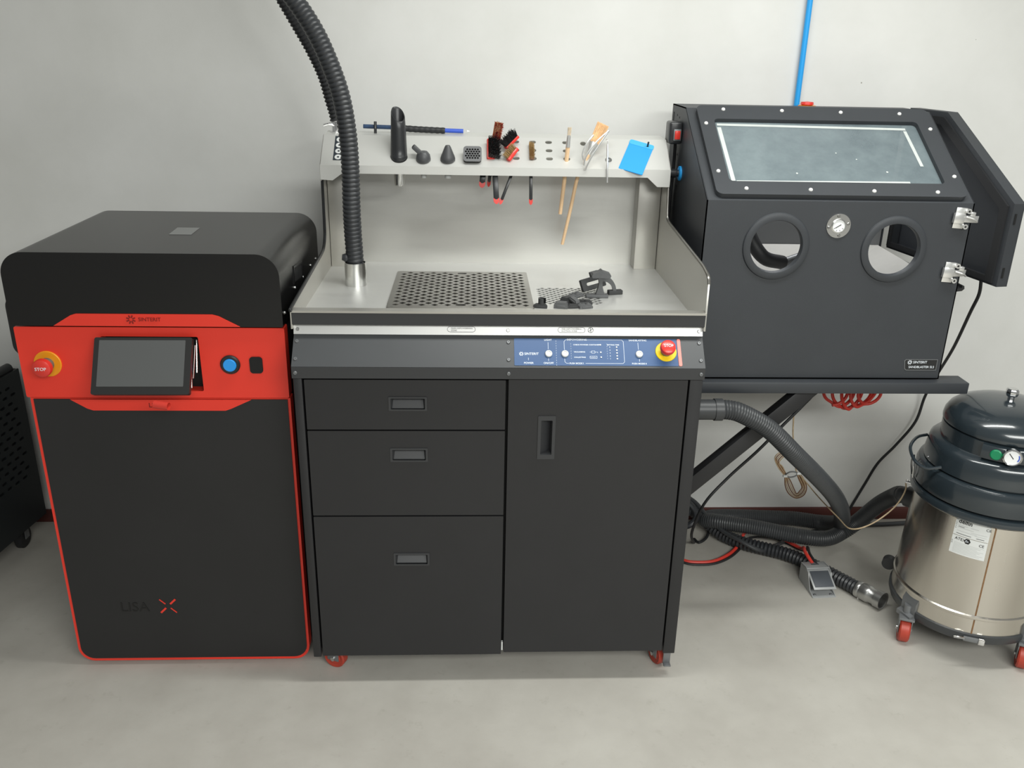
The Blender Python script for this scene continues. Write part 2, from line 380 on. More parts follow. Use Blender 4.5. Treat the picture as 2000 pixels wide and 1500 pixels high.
# lid: rounded hood
prof = rrect(XL - 0.001, XR, 0.991, 1.168, (0.004, 0.004, 0.055, 0.055), 12)
lid = part('lid', prism(N(), prof, YF - 0.008, YB + 0.006), 'lid_black', PR, label='black rounded hood lid')
part('lid_label', plate(basis((0, 0, 1.1688), (1, 0, 0), (0, 1, 0)), [(-0.345, 0.285), (-0.289, 0.285), (-0.292, 0.373), (-0.350, 0.373)], (), 0.0006), 'top_label', lid)
for y, z in ((0.10, 1.02), (0.24, 1.045), (0.352, 1.044), (0.474, 1.046), (0.56, 1.045)):
    inst('screw', SCREW, lid, facing((XR, y, z), (1, 0, 0)))
# hand grip on the lid's side: rim round a flat plate, recess shade painted dark
bm = N(); GR = basis((XR + 0.0005, 0, 0), (0, 1, 0), (0, 0, 1))
gp = part('lid_grip', plate(GR @ M.Translation((0, 0, 0.002)), [(0.232, 1.055), (0.345, 1.042), (0.352, 1.088), (0.238, 1.101)], ([(0.240, 1.060), (0.338, 1.049), (0.344, 1.083), (0.244, 1.095)],), 0.003), 'lid_black', lid)
bm = plate(GR, [(0.240, 1.060), (0.338, 1.049), (0.344, 1.083), (0.244, 1.095)], (), 0.001); part('grip_shade', bm, 'pure_dark', PR)
part('lid_trim', plate(front(YF - 0.008), [(-0.568, 0.992), (-0.132, 0.992), (-0.180, 1.018), (-0.195, 1.022), (-0.512, 1.022), (-0.525, 1.018)], (), 0.004) if False else plate(front(YF - 0.0105), [(-0.568, 0.992), (-0.132, 0.992), (-0.180, 1.018), (-0.195, 1.022), (-0.512, 1.022), (-0.525, 1.018)], (), 0.0025), 'red_paint', PR)
part('lower_trim', plate(front(YF - 0.0025), [(-0.563, 0.8), (-0.525, 0.776), (-0.511, 0.771), (-0.189, 0.771), (-0.175, 0.776), (-0.124, 0.8)], (), 0.0025), 'red_paint', PR)
bm = N(); prism(bm, rrect(-0.792, XL, 0.835, 1.0, (0.03, 0, 0, 0.03)), 0.30, 0.52); part('side_housing', bm, 'black_powder', PR)
for x in (-0.6, -0.1):
    for y in (0.16, 0.54):
        bm = N(); cyl(bm, (x, y, 0), (x, y, 0.035), 0.022, 0.018); part('foot', bm, 'rubber', PR)
# controls
emergency_stop(PR, (-0.601, YF, 0.893), (0, -1, 0), (0, 0, 1), 0.0325, 0.0225, 0.040, 'amber_plastic')
e = part('power_button', lathe(N(), [(0, 0), (0.024, 0), (0.024, 0.004), (0.021, 0.007), (0.017, 0.007), (0.017, 0.003), (0, 0.003)], facing((-0.166, YF, 0.893), (0, -1, 0)), 36), 'bezel', PR)
part('button_cap', lathe(N(), [(0.016, 0.003), (0.016, 0.009), (0.0145, 0.0105), (0, 0.0105)], facing((-0.166, YF, 0.893), (0, -1, 0)), 32), 'blue_cap', e)
part('port_cover', plate(front(YF - 0.004), rrect(-0.119, -0.088, 0.871, 0.913, 0.008), (), 0.006), 'pure_dark', PR)
# touch screen, lower edge swung out
B0 = V((-0.474, -0.002, 0.847)); mw = basis(B0, (1, 0, 0.004), (0.006, 0.07, 0.118))
sc = part('touch_screen', plate(mw, rrect(0, 0.229, 0, 0.138, 0.005), (), 0.014), 'bezel', PR, label='black-framed touch screen tilted out of the red band')
part('display', plate(mw @ M.Translation((0, 0, 0.0006)), rrect(0.012, 0.214, 0.019, 0.131, 0.001, 1), (), 0.0008), 'screen_glass', sc)
bm = N(); box(bm, 0.025, 0.215, 0.002, 0.03, -0.024, -0.012, 0.002, mw); part('back_cover', bm, 'pure_dark', sc)
for a, b in (((-0.247, 0.05, 0.93), (-0.246, 0.022, 0.845)), ((-0.243, 0.075, 0.945), (-0.250, 0.045, 0.85)), ((-0.246, 0.10, 0.95), (-0.243, 0.06, 0.865))):
    bm = N(); tube(bm, [a, b], 0.0018, 8, 0.02); part('support_arm', bm, 'steel_bright', sc)
bm = N(); mt = facing((-0.322, -0.018, 0.830), (0.97, -0.22, -0.05))
lathe(bm, [(0.0, 0.002), (0.008, 0.002), (0.008, 0.036), (0.0098, 0.036), (0.0098, 0), (0, 0)], mt, 20); part('cable_sleeve', bm, 'red_rubber', sc)
# writing
burst(front(YF - 0.0115) @ M.Translation((-0.385, 1.009, 0)), 0.011, 'dark_red_ink', PR)
lettering('SINTERIT', 0.013, (-0.368, YF - 0.0118, 1.009), FX, FZ, 'dark_red_ink', PR)
lettering('LISA', 0.042, (-0.528, YF - 0.0005, 0.190), FX, FZ, 'print_black', PR)
for k, (a, wd) in enumerate(((45, 0.0026), (135, 0.0014), (225, 0.0026), (315, 0.0014))):
    bm = N(); box(bm, 0.009, 0.030, -wd, wd, 0, 0.0008, mw=front(YF - 0.0002) @ M.Translation((-0.399, 0.194, 0)) @ M.Rotation(math.radians(a), 4, 'Z')); part('logo_stroke', bm, 'red_paint', PR)
lettering('LISA X', 0.017, (-0.375, YF - 0.0033, 0.785), FX, FZ, 'dark_red_ink', PR)

# ---------------------------------------------------------------- perforated cart, far left
CT = thing('perforated_cart', 'black wheeled cart with perforated side panel beside the red and black printer', 'cart', (-1.2, 0.55, 0))
A = V((-1.035, 0.76, 0)); d = V((-0.13, -0.99, 0)).normalized(); nx = V((0.99, -0.13, 0)); Lc = 0.55
mwc = basis(A + d * Lc, -d, (0, 0, 1))      # local x runs from the near edge to the far edge, local z faces right
bm = N(); box(bm, 0, Lc, 0.10, 0.63, -0.50, -0.006, 0.004, mwc); part('cart_body', bm, 'pure_dark', CT)
hs = []
for j in range(13):
    for i in range(12):
        x = 0.04 + i * 0.04 + (0.02 if j % 2 else 0); z = 0.585 - j * 0.026
        if x < Lc - 0.03: hs.append(slot(x, z, 0.012, 0.0042, 4))
part('side_panel', plate(mwc, rrect(0, Lc, 0.10, 0.63, 0.003, 2), hs, 0.004), 'cart_panel', CT)
bm = N(); cyl(bm, mwc @ V((0.02, 0.636, -0.02)), mwc @ V((Lc - 0.02, 0.636, -0.02)), 0.016); part('top_rail', bm, 'trim_black', CT)
for x in (0.06, Lc - 0.06):
    for z in (-0.06, -0.44):
        p = mwc @ V((x, 0, z)); bm = N(); q = facing((p.x - 0.0125, p.y, 0.04), (1, 0, 0)); lathe(bm, [(0, 0), (0.034, 0), (0.04, 0.005), (0.04, 0.02), (0.034, 0.025), (0, 0.025)], q, 24)
        c = part('castor', bm, 'rubber', CT); bm = N(); box(bm, p.x - 0.018, p.x + 0.018, p.y - 0.02, p.y + 0.02, 0.078, 0.105, 0.003); box(bm, p.x - 0.018, p.x - 0.0145, p.y - 0.012, p.y + 0.012, 0.035, 0.08); box(bm, p.x + 0.0145, p.x + 0.018, p.y - 0.012, p.y + 0.012, 0.035, 0.08); part('fork', bm, 'cast_grey', c)

# ---------------------------------------------------------------- depowdering workstation (centre)
W = 0.98
ST = thing('depowdering_station', 'black cabinet workstation with steel worktop, tool shelf and blue control strip', 'workstation', (0.49, 0.38, 0))
bm = N(); box(bm, 0.004, W - 0.004, 0.03, 0.76, 0.09, 0.892, 0.002); box(bm, 0.004, W - 0.004, 0.071, 0.76, 0.892, 0.998, 0.002); cab = part('cabinet', bm, 'black_powder', ST)
bm = N(); box(bm, 0.02, W - 0.02, 0.0285, 0.0299, 0.095, 0.89); part('cabinet_recess', bm, 'pure_dark', ST)
for x0, x1 in ((0, 0.0205), (0.948, W)):
    bm = N(); box(bm, x0, x1, 0, 0.04, 0.086, 0.89, 0.002); part('corner_post', bm, 'black_powder', ST)
def pull(parent, x0, x1, z0, z1, ix, iz, vertical=False):
    """flush pull: rim frame and a sunken sloping pocket"""
    h = part('handle', plate(front(-0.0022), rrect(x0, x1, z0, z1, 0.001, 1), (rrect(x0 + ix, x1 - ix, z0 + iz, z1 - iz, 0.0015, 2),), 0.0035), 'band_grey', parent)
    a, b, c, d_ = x0 + ix, x1 - ix, z0 + iz, z1 - iz; bm = N()
    f = [bm.verts.new(p) for p in ((a, -0.001, c), (b, -0.001, c), (b, -0.001, d_), (a, -0.001, d_))]
    if vertical: k = [bm.verts.new(p) for p in ((a, 0.006, c), (b - 0.004, 0.022, c + 0.004), (b - 0.004, 0.022, d_), (a, 0.006, d_))]
    else: k = [bm.verts.new(p) for p in ((a + 0.003, 0.006, c), (b - 0.003, 0.006, c), (b - 0.006, 0.022, d_ - 0.002), (a + 0.006, 0.022, d_ - 0.002))]
    for i in range(4): bm.faces.new((f[i], f[(i + 1) % 4], k[(i + 1) % 4], k[i]))
    bm.faces.new(k); me = part('pocket', bm, 'band_grey', ST)
for nm, z0, z1, hz in (('drawer', 0.757, 0.886, 0.825), ('drawer', 0.520, 0.753, 0.689), ('drawer', 0.090, 0.516, 0.391)):
    h = rrect(0.226, 0.312, hz - 0.015, hz + 0.015, 0)
    dd = part(nm, plate(front(0), rrect(0.0255, 0.5035, z0, z1, 0.0015, 2), (h,), 0.024), 'black_powder', ST)
    pull(dd, 0.223, 0.315, hz - 0.018, hz + 0.018, 0.005, 0.004)
h = rrect(0.589, 0.623, 0.683, 0.789, 0)
dd = part('door', plate(front(0), rrect(0.5105, 0.9435, 0.096, 0.888, 0.0015, 2), (h,), 0.024), 'black_powder', ST)
pull(dd, 0.584, 0.627, 0.678, 0.794, 0.0075, 0.012, True)
bm = N(); box(bm, 0.5045, 0.5085, 0.004, 0.012, 0.100, 0.126); part('hinge', bm, 'label_white', ST)
# apron
prof = [(-0.010, 0.893), (-0.010, 0.922), (0.050, 0.984), (0.06, 0.984), (0.06, 0.893)]
part('apron_band', prismx(N(), [(-0.010, 0.893), (-0.010, 0.9215), (0.03, 0.9215), (0.03, 0.893)], 0, W), 'band_grey', ST)
ap = part('apron_panel', prismx(N(), [(-0.0095, 0.922), (0.050, 0.984), (0.07, 0.984), (0.07, 0.922)], 0.0, W), 'dark_grey_paint', ST)
strip = part('steel_strip', prismx(N(), [(0.0455, 0.9845), (0.055, 1.0095), (0.075, 1.0095), (0.075, 0.9845)], 0.0, W), 'strip_steel', ST)
part('front_bar', prismx(N(), [(0.036, 1.011), (0.035, 1.040), (0.062, 1.040), (0.062, 1.011)], 0.0, W), 'band_grey', ST)
part('front_lip', prismx(N(), [(0.034, 1.0402), (0.034, 1.0455), (0.060, 1.0455), (0.060, 1.000), (0.063, 1.000), (0.063, 1.0402)], -0.002, W + 0.002), 'steel_side', ST)
SD = V((0, 0.6955, 0.7186)); SNn = V((0, -0.7186, 0.6955)); SO = V((0, -0.0095, 0.922))
def SP(x, s, h=0.0): return V((x, 0, 0)) + SO + SD * s + SNn * h
def slope(h=0.0): return basis(SO + SNn * h, FX, SD)
for x in (0.0085, 0.5095, 0.9705):
    for s in (0.066, 0.020): inst('screw', SCREW_DARK, ST, facing(SP(x, s), SNn))
    inst('screw', SCREW_DARK, ST, facing((x, -0.010, 0.907), (0, -1, 0)))
TN = V((0, -0.935, 0.355))
for x in (0.0095, 0.5085, 0.971): inst('screw', SCREW, strip, facing((x, 0.0495, 0.9955), TN))
STRIP = lambda x, t=0.0, h=0.0006: V((x, 0.0502, 0.997)) + V((0, 0.355, 0.935)) * t + TN * h
for x0, x1, l1, l2 in ((0.363, 0.431, 'MAIN DEPOWDERING', 'ZONE'), (0.628, 0.695, 'FINE DEPOWDERING', 'SUCTION ZONE')):
    lb = part('zone_label', plate(basis(STRIP(0, 0, 0.0005), FX, (0, 0.355, 0.935)), slot((x0 + x1) / 2, 0, (x1 - x0) / 2, 0.0068, 5), (slot((x0 + x1) / 2, 0, (x1 - x0) / 2 - 0.001, 0.0058, 5),), 0.0004), 'print_dark', strip)
    for t, s_ in ((0.0023, l1), (-0.0027, l2)): part('lettering', text_bm(s_, 0.0052, basis(STRIP(x0 + 0.009, t), FX, (0, 0.355, 0.935))), 'print_dark', strip)
lb = part('no_entry_mark', plate(basis(STRIP(0, 0, 0.0005), FX, (0, 0.355, 0.935)), circle(0.7075, 0, 0.0068), (circle(0.7075, 0, 0.0056),), 0.0004), 'print_dark', strip)
for a in (35, 100): bm = N(); box(bm, -0.0055, 0.0055, -0.0006, 0.0006, 0, 0.0005, mw=basis(STRIP(0.7075), FX, (0, 0.355, 0.935)) @ M.Rotation(math.radians(a), 4, 'Z')); part('mark_bar', bm, 'print_dark', strip)
# blue control strip (zx, zy: positions on the printed strip)
PX = lambda zx: 0.5169 + 0.0002203 * zx
PS = lambda zy: 0.1050 - 0.0002425 * zy
cp = part('control_strip', plate(slope(0.0012), rrect(0.523, 0.9155, 0.0053, 0.0767, 0.002, 3), (), 0.0012), 'panel_blue', ST, label='blue printed control strip with white buttons')
part('red_end_bar', plate(slope(0.0014), rrect(0.9165, 0.9245, 0.0053, 0.0767, 0.003, 3), (), 0.0014), 'salmon', ST)
def ptext(s, zx, zy, size=0.0066, align='CENTER', m='print_white'):
    part('lettering', text_bm(s, size, basis(SP(PX(zx), PS(zy), 0.0015), FX, SD), align, 0.0004, 0.00006), m, cp)
def pline(zx0, zy0, zx1, zy1, wd=0.0007, m='print_white'):
    a, b = V((PX(zx0), PS(zy0), 0)), V((PX(zx1), PS(zy1), 0)); dl = b - a
    bm = N(); box(bm, 0, dl.length, -wd / 2, wd / 2, 0, 0.0004, mw=slope(0.0012) @ M.Translation(a) @ M.Rotation(math.atan2(dl.y, dl.x), 4, 'Z')); part('printed_line', bm, m, cp)
burst(slope(0.0012) @ M.Translation((PX(104), PS(287), 0)), 0.0055, 'print_white', cp)
ptext('SINTERIT', 136, 287, 0.0085, 'LEFT'); ptext('POWER', 182, 386); ptext('LIGHT', 397, 135); ptext('ON/OFF', 397, 386)
ptext('DEPOWDERING', 713, 131); ptext('CHECK POWDER CONTAINER', 672, 186, 0.0046, 'LEFT'); ptext('VACUUMING', 675, 264, 0.0046, 'LEFT'); ptext('COLLECTING', 675, 322, 0.0046, 'LEFT')
ptext('SETTING TIME', 1108, 186, 0.0046); ptext('SANDBLASTING', 1380, 135, 0.0060); ptext('PUSH MODE II', 1381, 388, 0.0056); ptext('PUSH MODE I', 700, 388, 0.0056)
for k, zy in enumerate((210, 243, 274, 305, 336)): ptext(str(5 - k), 1070, zy, 0.0042)
for a in ((180, 328, 180, 355), (397, 160, 397, 235), (397, 335, 397, 365), (1382, 160, 1382, 235), (1386, 338, 1386, 365), (573, 150, 573, 240), (573, 335, 573, 370), (590, 131, 615, 131), (803, 131, 1205, 131), (590, 386, 618, 386), (797, 386, 1205, 386), (1222, 150, 1222, 370), (573, 150, 590, 131), (573, 370, 590, 386), (1205, 131, 1222, 150), (1205, 386, 1222, 370)): pline(*a)
for zy in range(140, 410, 26): pline(484, zy, 484, zy + 12, 0.0005)
for zx in (645, 1040): 
    for zy in range(170, 350, 26): pline(zx, zy, zx, zy + 12, 0.0004)
for a in ((848, 264, 870, 264), (905, 264, 935, 264), (935, 262, 935, 275), (868, 252, 868, 276), (868, 252, 905, 252), (868, 276, 905, 276), (905, 252, 905, 276), (848, 308, 925, 308), (848, 332, 925, 332), (848, 308, 848, 332), (925, 308, 925, 332), (855, 318, 875, 328), (875, 318, 895, 328), (895, 318, 915, 328)): pline(*a, 0.0006)
for zx, zy in ((968, 186), (968, 267), (970, 320), (1145, 210), (1145, 243), (1145, 274), (1145, 305), (1145, 336)):
    bm = N(); lathe(bm, [(0, 0), (0.0019, 0), (0.0019, 0.0012), (0, 0.0016)], facing(SP(PX(zx), PS(zy), 0.0012), SNn), 12); part('indicator', bm, 'label_white', cp)
for zx in (400, 577, 1387):
    c = SP(PX(zx), PS(287), 0.001)
    b_ = part('push_button', lathe(N(), [(0, 0), (0.0086, 0), (0.0086, 0.004), (0.0075, 0.0055), (0.0058, 0.0055), (0.0055, 0.0042), (0, 0.0042)], facing(c, SNn), 28), 'label_white', cp)
emergency_stop(ST, SP(0.8875, 0.0425), SNn, SD, 0.0255, 0.0185, 0.034, 'yellow_plastic')
# tub: worktop sheet with the diamond suction field and the opening under the loose tray
def diamonds(x0, x1, y0, y1, px, py, hx, hy, skip=None):
    out = []; j = 0; y = y0
    while y <= y1 + 1e-6:
        x = x0 + (px / 2 if j % 2 else 0)
        while x <= x1 + 1e-6:
            if not (skip and skip(x, y)): out.append([(x - hx, y), (x, y - hy), (x + hx, y), (x, y + hy)])
            x += px
        y += py / 2; j += 1
    return out
TOP = basis((0, 0, 1.0), (1, 0, 0), (0, 1, 0))
fine = diamonds(0.606, 0.765, 0.262, 0.420, 0.0205, 0.0200, 0.0076, 0.0068)
part('worktop', plate(basis((0, 0, 1.0021), (1, 0, 0), (0, 1, 0)), rrect(0.0, W, 0.062, 0.72, 0), [rrect(0.225, 0.565, 0.225, 0.56, 0.006)] + fine, 0.002), 'steel', ST, label='brushed steel worktop with a field of small diamond holes')
bm = N(); box(bm, 0.22, 0.78, 0.22, 0.57, 0.9985, 0.9994); part('bin_shade_sheet', bm, 'pure_dark', ST)  # thin near-black sheet, paints the shade seen down through the holes
# side panels, back panel, columns, shelf
LP = [(0.036, 1.0), (0.036, 1.045), (0.05, 1.050), (0.30, 1.063), (0.50, 1.074), (0.545, 1.084), (0.568, 1.104), (0.576, 1.135), (0.580, 1.283), (0.735, 1.283), (0.735, 1.0)]
RP = [(0.036, 1.0), (0.040, 1.115), (0.050, 1.130), (0.085, 1.139), (0.15, 1.146), (0.50, 1.168), (0.530, 1.172), (0.548, 1.185), (0.566, 1.275), (0.735, 1.283), (0.735, 1.0)]
for poly, x0, x1, n in ((LP, -0.003, 0.001, 9), (RP, W - 0.001, W + 0.003, 9)):
    sp = part('side_panel', prismx(N(), poly, x0, x1), 'steel_side', ST)
    xm = (x0 + x1) / 2; bm = N(); tube(bm, [(xm, y, z) for y, z in poly[1:9]], 0.0042, 8, 0.006); part('edge_trim', bm, 'trim_black' if poly is LP else 'steel_tray', sp)
bm = N(); box(bm, 0.0, W, 0.705, 0.715, 1.0, 1.383); part('back_panel', bm, 'steel_back', ST)
for x0, x1 in ((0.002, 0.068), (0.912, 0.978)):
    bm = N(); box(bm, x0, x1, 0.645, 0.706, 1.002, 1.30, 0.0015); part('column', bm, 'steel_side', ST)
TD = V((0, 0.793, 0.609)); TNs = V((0, -0.609, 0.793)); TO = V((0, 0.55, 1.312))
def TP(x, s, h=0.0): return V((x, 0, 0)) + TO + TD * s + TNs * h
TS = 0.1185
SLOTS = [slot(x, s, 0.0098, 0.006, 5) for x in (0.545, 0.593, 0.639, 0.688) for s in (0.036, 0.068, 0.101)] + [slot(0.738, 0.098, 0.0085, 0.0083, 5)]
RND = [circle(0.217, 0.034, 0.0235), circle(0.283, 0.030, 0.011), circle(0.352, 0.030, 0.012)]
sh = part('shelf_top', plate(basis(TO, FX, TD), rrect(0.0, W, 0.0, TS, 0), SLOTS + RND, 0.0025), 'shelf_white', ST, label='sloping pale metal tool shelf with oval slots')
R0 = TP(0, TS)
part('shelf_ridge', prismx(N(), [(R0.y, R0.z), (0.735, R0.z + 0.003), (0.735, 1.30), (0.732, 1.30), (0.732, R0.z), (R0.y, R0.z - 0.003)], 0.0, W), 'shelf_white', ST)
part('shelf_lip', plate(front(0.548), [(0.0, 1.272), (0.033, 1.270), (0.060, 1.2895), (0.916, 1.2895), (0.945, 1.264), (W, 1.264), (W, 1.312), (0, 1.312)], (), 0.002), 'shelf_white', ST)
for x0, x1 in ((-0.001, 0.001), (W - 0.001, W + 0.001)):
    part('shelf_end', prismx(N(), [(0.55, 1.268), (0.55, 1.312), (R0.y, R0.z), (0.735, R0.z), (0.735, 1.26)], x0, x1), 'steel_side', ST)
stk = part('icon_sticker', plate(basis(TP(0, 0, 0.0008), FX, TD), [(0.034, 0.018), (0.078, 0.018), (0.078, 0.112), (0.034, 0.112)], (), 0.0008), 'sticker_dark', ST)
for s in (0.030, 0.053, 0.076, 0.098):
    part('icon', plate(basis(TP(0, 0, 0.0012), FX, TD), circle(0.0475, s, 0.0095), (circle(0.0475, s, 0.0035, 6),), 0.0006), 'label_white', stk)
# hose cup and hose fitting
bm = N(); lathe(bm, [(0, 0), (0.0295, 0), (0.0295, 0.064), (0.0275, 0.064), (0.0275, 0.02), (0, 0.02)], M.Translation((0.1005, 0.435, 1.002)), 40); part('hose_cup', bm, 'steel_bright', ST)
fp = V((0.026, 0.70, R0.z + 0.001)); bm = N(); lathe(bm, [(0, 0), (0.016, 0), (0.016, 0.003), (0.010, 0.004), (0.010, 0.02), (0.012, 0.022), (0.012, 0.030), (0, 0.030)], M.Translation(fp), 20); ft = part('hose_fitting', bm, 'chrome', ST)
bm = N(); tube(bm, [fp + V((-0.002, -0.006, 0.020)), fp + V((-0.018, -0.012, 0.024)), fp + V((-0.034, -0.014, 0.019))], 0.004, 8, 0.004); part('clamp_lever', bm, 'chrome', ft)
# castors: two at the front show
def castor(parent, x, y, r, wd, ax, bracket, toward=0.0, name='castor', fork_h=0.03, m='wheel_red'):
    a = V((math.cos(ax), math.sin(ax), 0)); c = V((x, y, r))
    wl = part(name, lathe(N(), [(0, -wd / 2), (r * 0.55, -wd / 2), (r * 0.6, -wd * 0.42), (r * 0.9, -wd / 2), (r, -wd * 0.36), (r, wd * 0.36), (r * 0.9, wd / 2), (r * 0.6, wd * 0.42), (r * 0.55, wd / 2), (0, wd / 2)], facing(c, a), 32), m, parent)
    t = V((-a.y, a.x, 0)); bm = N(); mw = basis(c, a, t)
    for s in (-1, 1): box(bm, s * (wd / 2 + 0.002) - 0.0015, s * (wd / 2 + 0.002) + 0.0015, -r * 0.55, r * 0.55, -0.006, r + 0.006, 0.001, mw)
    box(bm, -wd / 2 - 0.006, wd / 2 + 0.006, -r * 0.8, r * 0.8, r + 0.005, r + 0.012, 0.001, mw)
    cyl(bm, c + V((0, 0, r + 0.010)), c + V((0, 0, r + fork_h)), 0.012, seg=14)
    part('fork', bm, bracket, wl)
    bm = N(); cyl(bm, c - a * (wd / 2 + 0.007), c + a * (wd / 2 + 0.007), 0.006, seg=10); part('axle', bm, 'steel_bright', wl); return wl
castor(ST, 0.046, 0.075, 0.032, 0.026, 1.15, 'cast_grey', fork_h=0.036)
castor(ST, 0.950, 0.075, 0.032, 0.022, 0.35, 'cast_grey', fork_h=0.036)
for x in (0.06, 0.92): castor(ST, x, 0.68, 0.032, 0.026, 0.2, 'cast_grey', fork_h=0.036)
bm = N(); box(bm, 0.958, 0.978, 0.030, 0.034, 0.030, 0.090, 0.001); box(bm, 0.958, 0.978, 0.016, 0.033, 0.028, 0.032, 0.001); part('brake_pedal', bm, 'cast_grey', ST)
# outlet stub on the right side
bm = N(); q = facing((W - 0.006, 0.20, 0.727), (1, 0, 0)); lathe(bm, [(0, 0), (0.035, 0), (0.035, 0.006), (0.027, 0.010), (0.0275, 0.012), (0.0275, 0.10), (0.030, 0.10), (0.030, 0.122), (0, 0.122)], q, 32); part('outlet_stub', bm, 'hose_grey', ST)

# loose perforated tray over the dark sheet painted as the bin's shade
TR = lambda x, y: ((x - 0.393) / 0.030) ** 2 + ((y - 0.555) / 0.016) ** 2 < 1 or ((x - 0.393) / 0.030) ** 2 + ((y - 0.228) / 0.016) ** 2 < 1
part('perforated_tray', plate(basis((0, 0, 1.0062), (1, 0, 0), (0, 1, 0)), rrect(0.204, 0.582, 0.202, 0.578, 0.008, 3), diamonds(0.226, 0.561, 0.226, 0.558, 0.0335, 0.0316, 0.0092, 0.0088, TR) + [slot(0.393, 0.555, 0.0135, 0.008), slot(0.393, 0.228, 0.0135, 0.008)], 0.004), 'steel_tray', label='loose square steel tray perforated with diamond holes on the worktop', cat='tray')

# corrugated hoses rising from the station
bm = N(); HP = [(0.1005, 0.435, 1.024), (0.1005, 0.433, 1.08), (0.099, 0.428, 1.15), (0.0995, 0.42, 1.225), (0.101, 0.42, 1.319), (0.098, 0.42, 1.41), (0.086, 0.42, 1.499), (0.062, 0.42, 1.578), (0.028, 0.42, 1.656), (-0.020, 0.42, 1.73), (-0.085, 0.43, 1.81), (-0.16, 0.45, 1.88)]
hose(bm, HP, 0.0235, 0.0115, 22)
sh_ = part('suction_hose', bm, 'hose_black', label='thick black corrugated hose standing in the steel cup', cat='hose')
bm = N(); tube(bm, [(0.102, 0.430, 1.076), (0.086, 0.428, 1.079), (0.066, 0.424, 1.082)], 0.0125, 12, 0.003, lambda i: 1.0 - 0.02 * i + 0.12 * math.sin(i * 0.9)); part('hose_nub', bm, 'hose_black', sh_)
bm = N(); hose(bm, [(0.026, 0.70, 1.417), (0.022, 0.70, 1.44), (0.014, 0.70, 1.47), (-0.003, 0.70, 1.537), (-0.032, 0.70, 1.604), (-0.068, 0.70, 1.670), (-0.104, 0.70, 1.734), (-0.155, 0.70, 1.82), (-0.20, 0.70, 1.9)], 0.0135, 0.011, 16, (1.0, 1.14, 1.0, 0.82)); part('air_hose', bm, 'rubber', label='thin ribbed black hose rising from the chrome fitting behind the shelf', cat='hose')

# ---------------------------------------------------------------- tools on the shelf
# big slant-cut nozzle
NZ = thing('crevice_nozzle', 'tall black slant-cut vacuum nozzle standing on the shelf', 'nozzle', (0.216, 0.583, 1.325))
def slant(co):
    k = max(0.0, (co.z - 0.085) / 0.045)
    return V((co.x, co.y, co.z + k * (-co.x * 0.55 + co.y * 1.15)))
mw = basis((0.216, 0.583, 1.325), (1, 0, 0), (0, 1, 0))
bm = N(); lathe(bm, [(0.0205, -0.006), (0.0235, -0.002), (0.0245, 0.004), (0.0245, 0.010), (0.0232, 0.012), (0.0228, 0.03), (0.0208, 0.085), (0.0192, 0.120), (0.0182, 0.1225), (0.0160, 0.120), (0.0150, 0.05), (0, 0.05)], mw, 36, warp=slant); part('nozzle_body', bm, 'nozzle_black', NZ)
bm = N(); lathe(bm, [(0.0125, -0.072), (0.0145, -0.068), (0.0165, -0.004), (0.0125, -0.004)], mw, 28); part('socket', bm, 'steel_bright', NZ)
# small angled nozzle
NZ = thing('angled_nozzle', 'small dark grey nozzle with a flat angled snout on the shelf', 'nozzle', (0.285, 0.572, 1.325))
nb = V((0.285, 0.572, 1.322)); bm = N(); lathe(bm, [(0, 0), (0.018, 0), (0.0205, 0.004), (0.0205, 0.009), (0.0185, 0.020), (0.012, 0.028), (0, 0.031)], basis(nb, (1, 0, 0), (0, 0.98, 0.2)), 28); part('nozzle_base', bm, 'nozzle_grey', NZ)
bm = N(); q = basis(nb + V((-0.002, -0.004, 0.018)), V((-0.030, -0.004, 0.028)), (0, 1, 0)); box(bm, 0, 0.036, -0.009, 0.009, -0.0062, 0.0062, 0.002, q); part('snout', bm, 'nozzle_grey', NZ)
bm = N(); box(bm, 0.0355, 0.0363, -0.007, 0.007, -0.004, 0.004, mw=q); part('snout_opening', bm, 'pure_dark', NZ)
bm = N(); cyl(bm, nb + V((0, 0, 0.002)), nb + V((0, 0.003, -0.045)), 0.0085, 0.0075, 16); part('socket', bm, 'label_grey', NZ)
# cone nozzle with slits
NZ = thing('cone_nozzle', 'small dark grey cone nozzle with slits on the shelf', 'nozzle', (0.353, 0.572, 1.325))
nb = V((0.353, 0.572, 1.322)); bq = basis(nb, (1, 0, 0), (0, 0.99, 0.1)); bm = N(); lathe(bm, [(0, 0), (0.018, 0), (0.0208, 0.004), (0.0208, 0.011), (0.0190, 0.017), (0.0085, 0.042), (0.006, 0.046), (0, 0.047)], bq, 32); cn = part('nozzle_cone', bm, 'nozzle_grey', NZ)
for a in (215, 240, 265, 290, 315):
    for k in range(5):
        t = 0.018 + k * 0.0048; r = 0.0185 - (t - 0.015) * 0.407; aa = math.radians(a); p = bq @ V((r * math.cos(aa), r * math.sin(aa), t))
        bm = N(); n = (bq.to_3x3() @ V((math.cos(aa), math.sin(aa), 0.4))).normalized(); box(bm, -0.0020, 0.0020, -0.0009, 0.0009, -0.001, 0.0004, mw=basis(p, V((-math.sin(aa), math.cos(aa), 0)), n.cross(V((-math.sin(aa), math.cos(aa), 0))))); part('slit', bm, 'pure_dark', NZ)
bm = N(); cyl(bm, nb + V((0, 0, 0.002)), nb + V((0, 0.003, -0.045)), 0.010, 0.009, 16); part('socket', bm, 'label_grey', NZ)
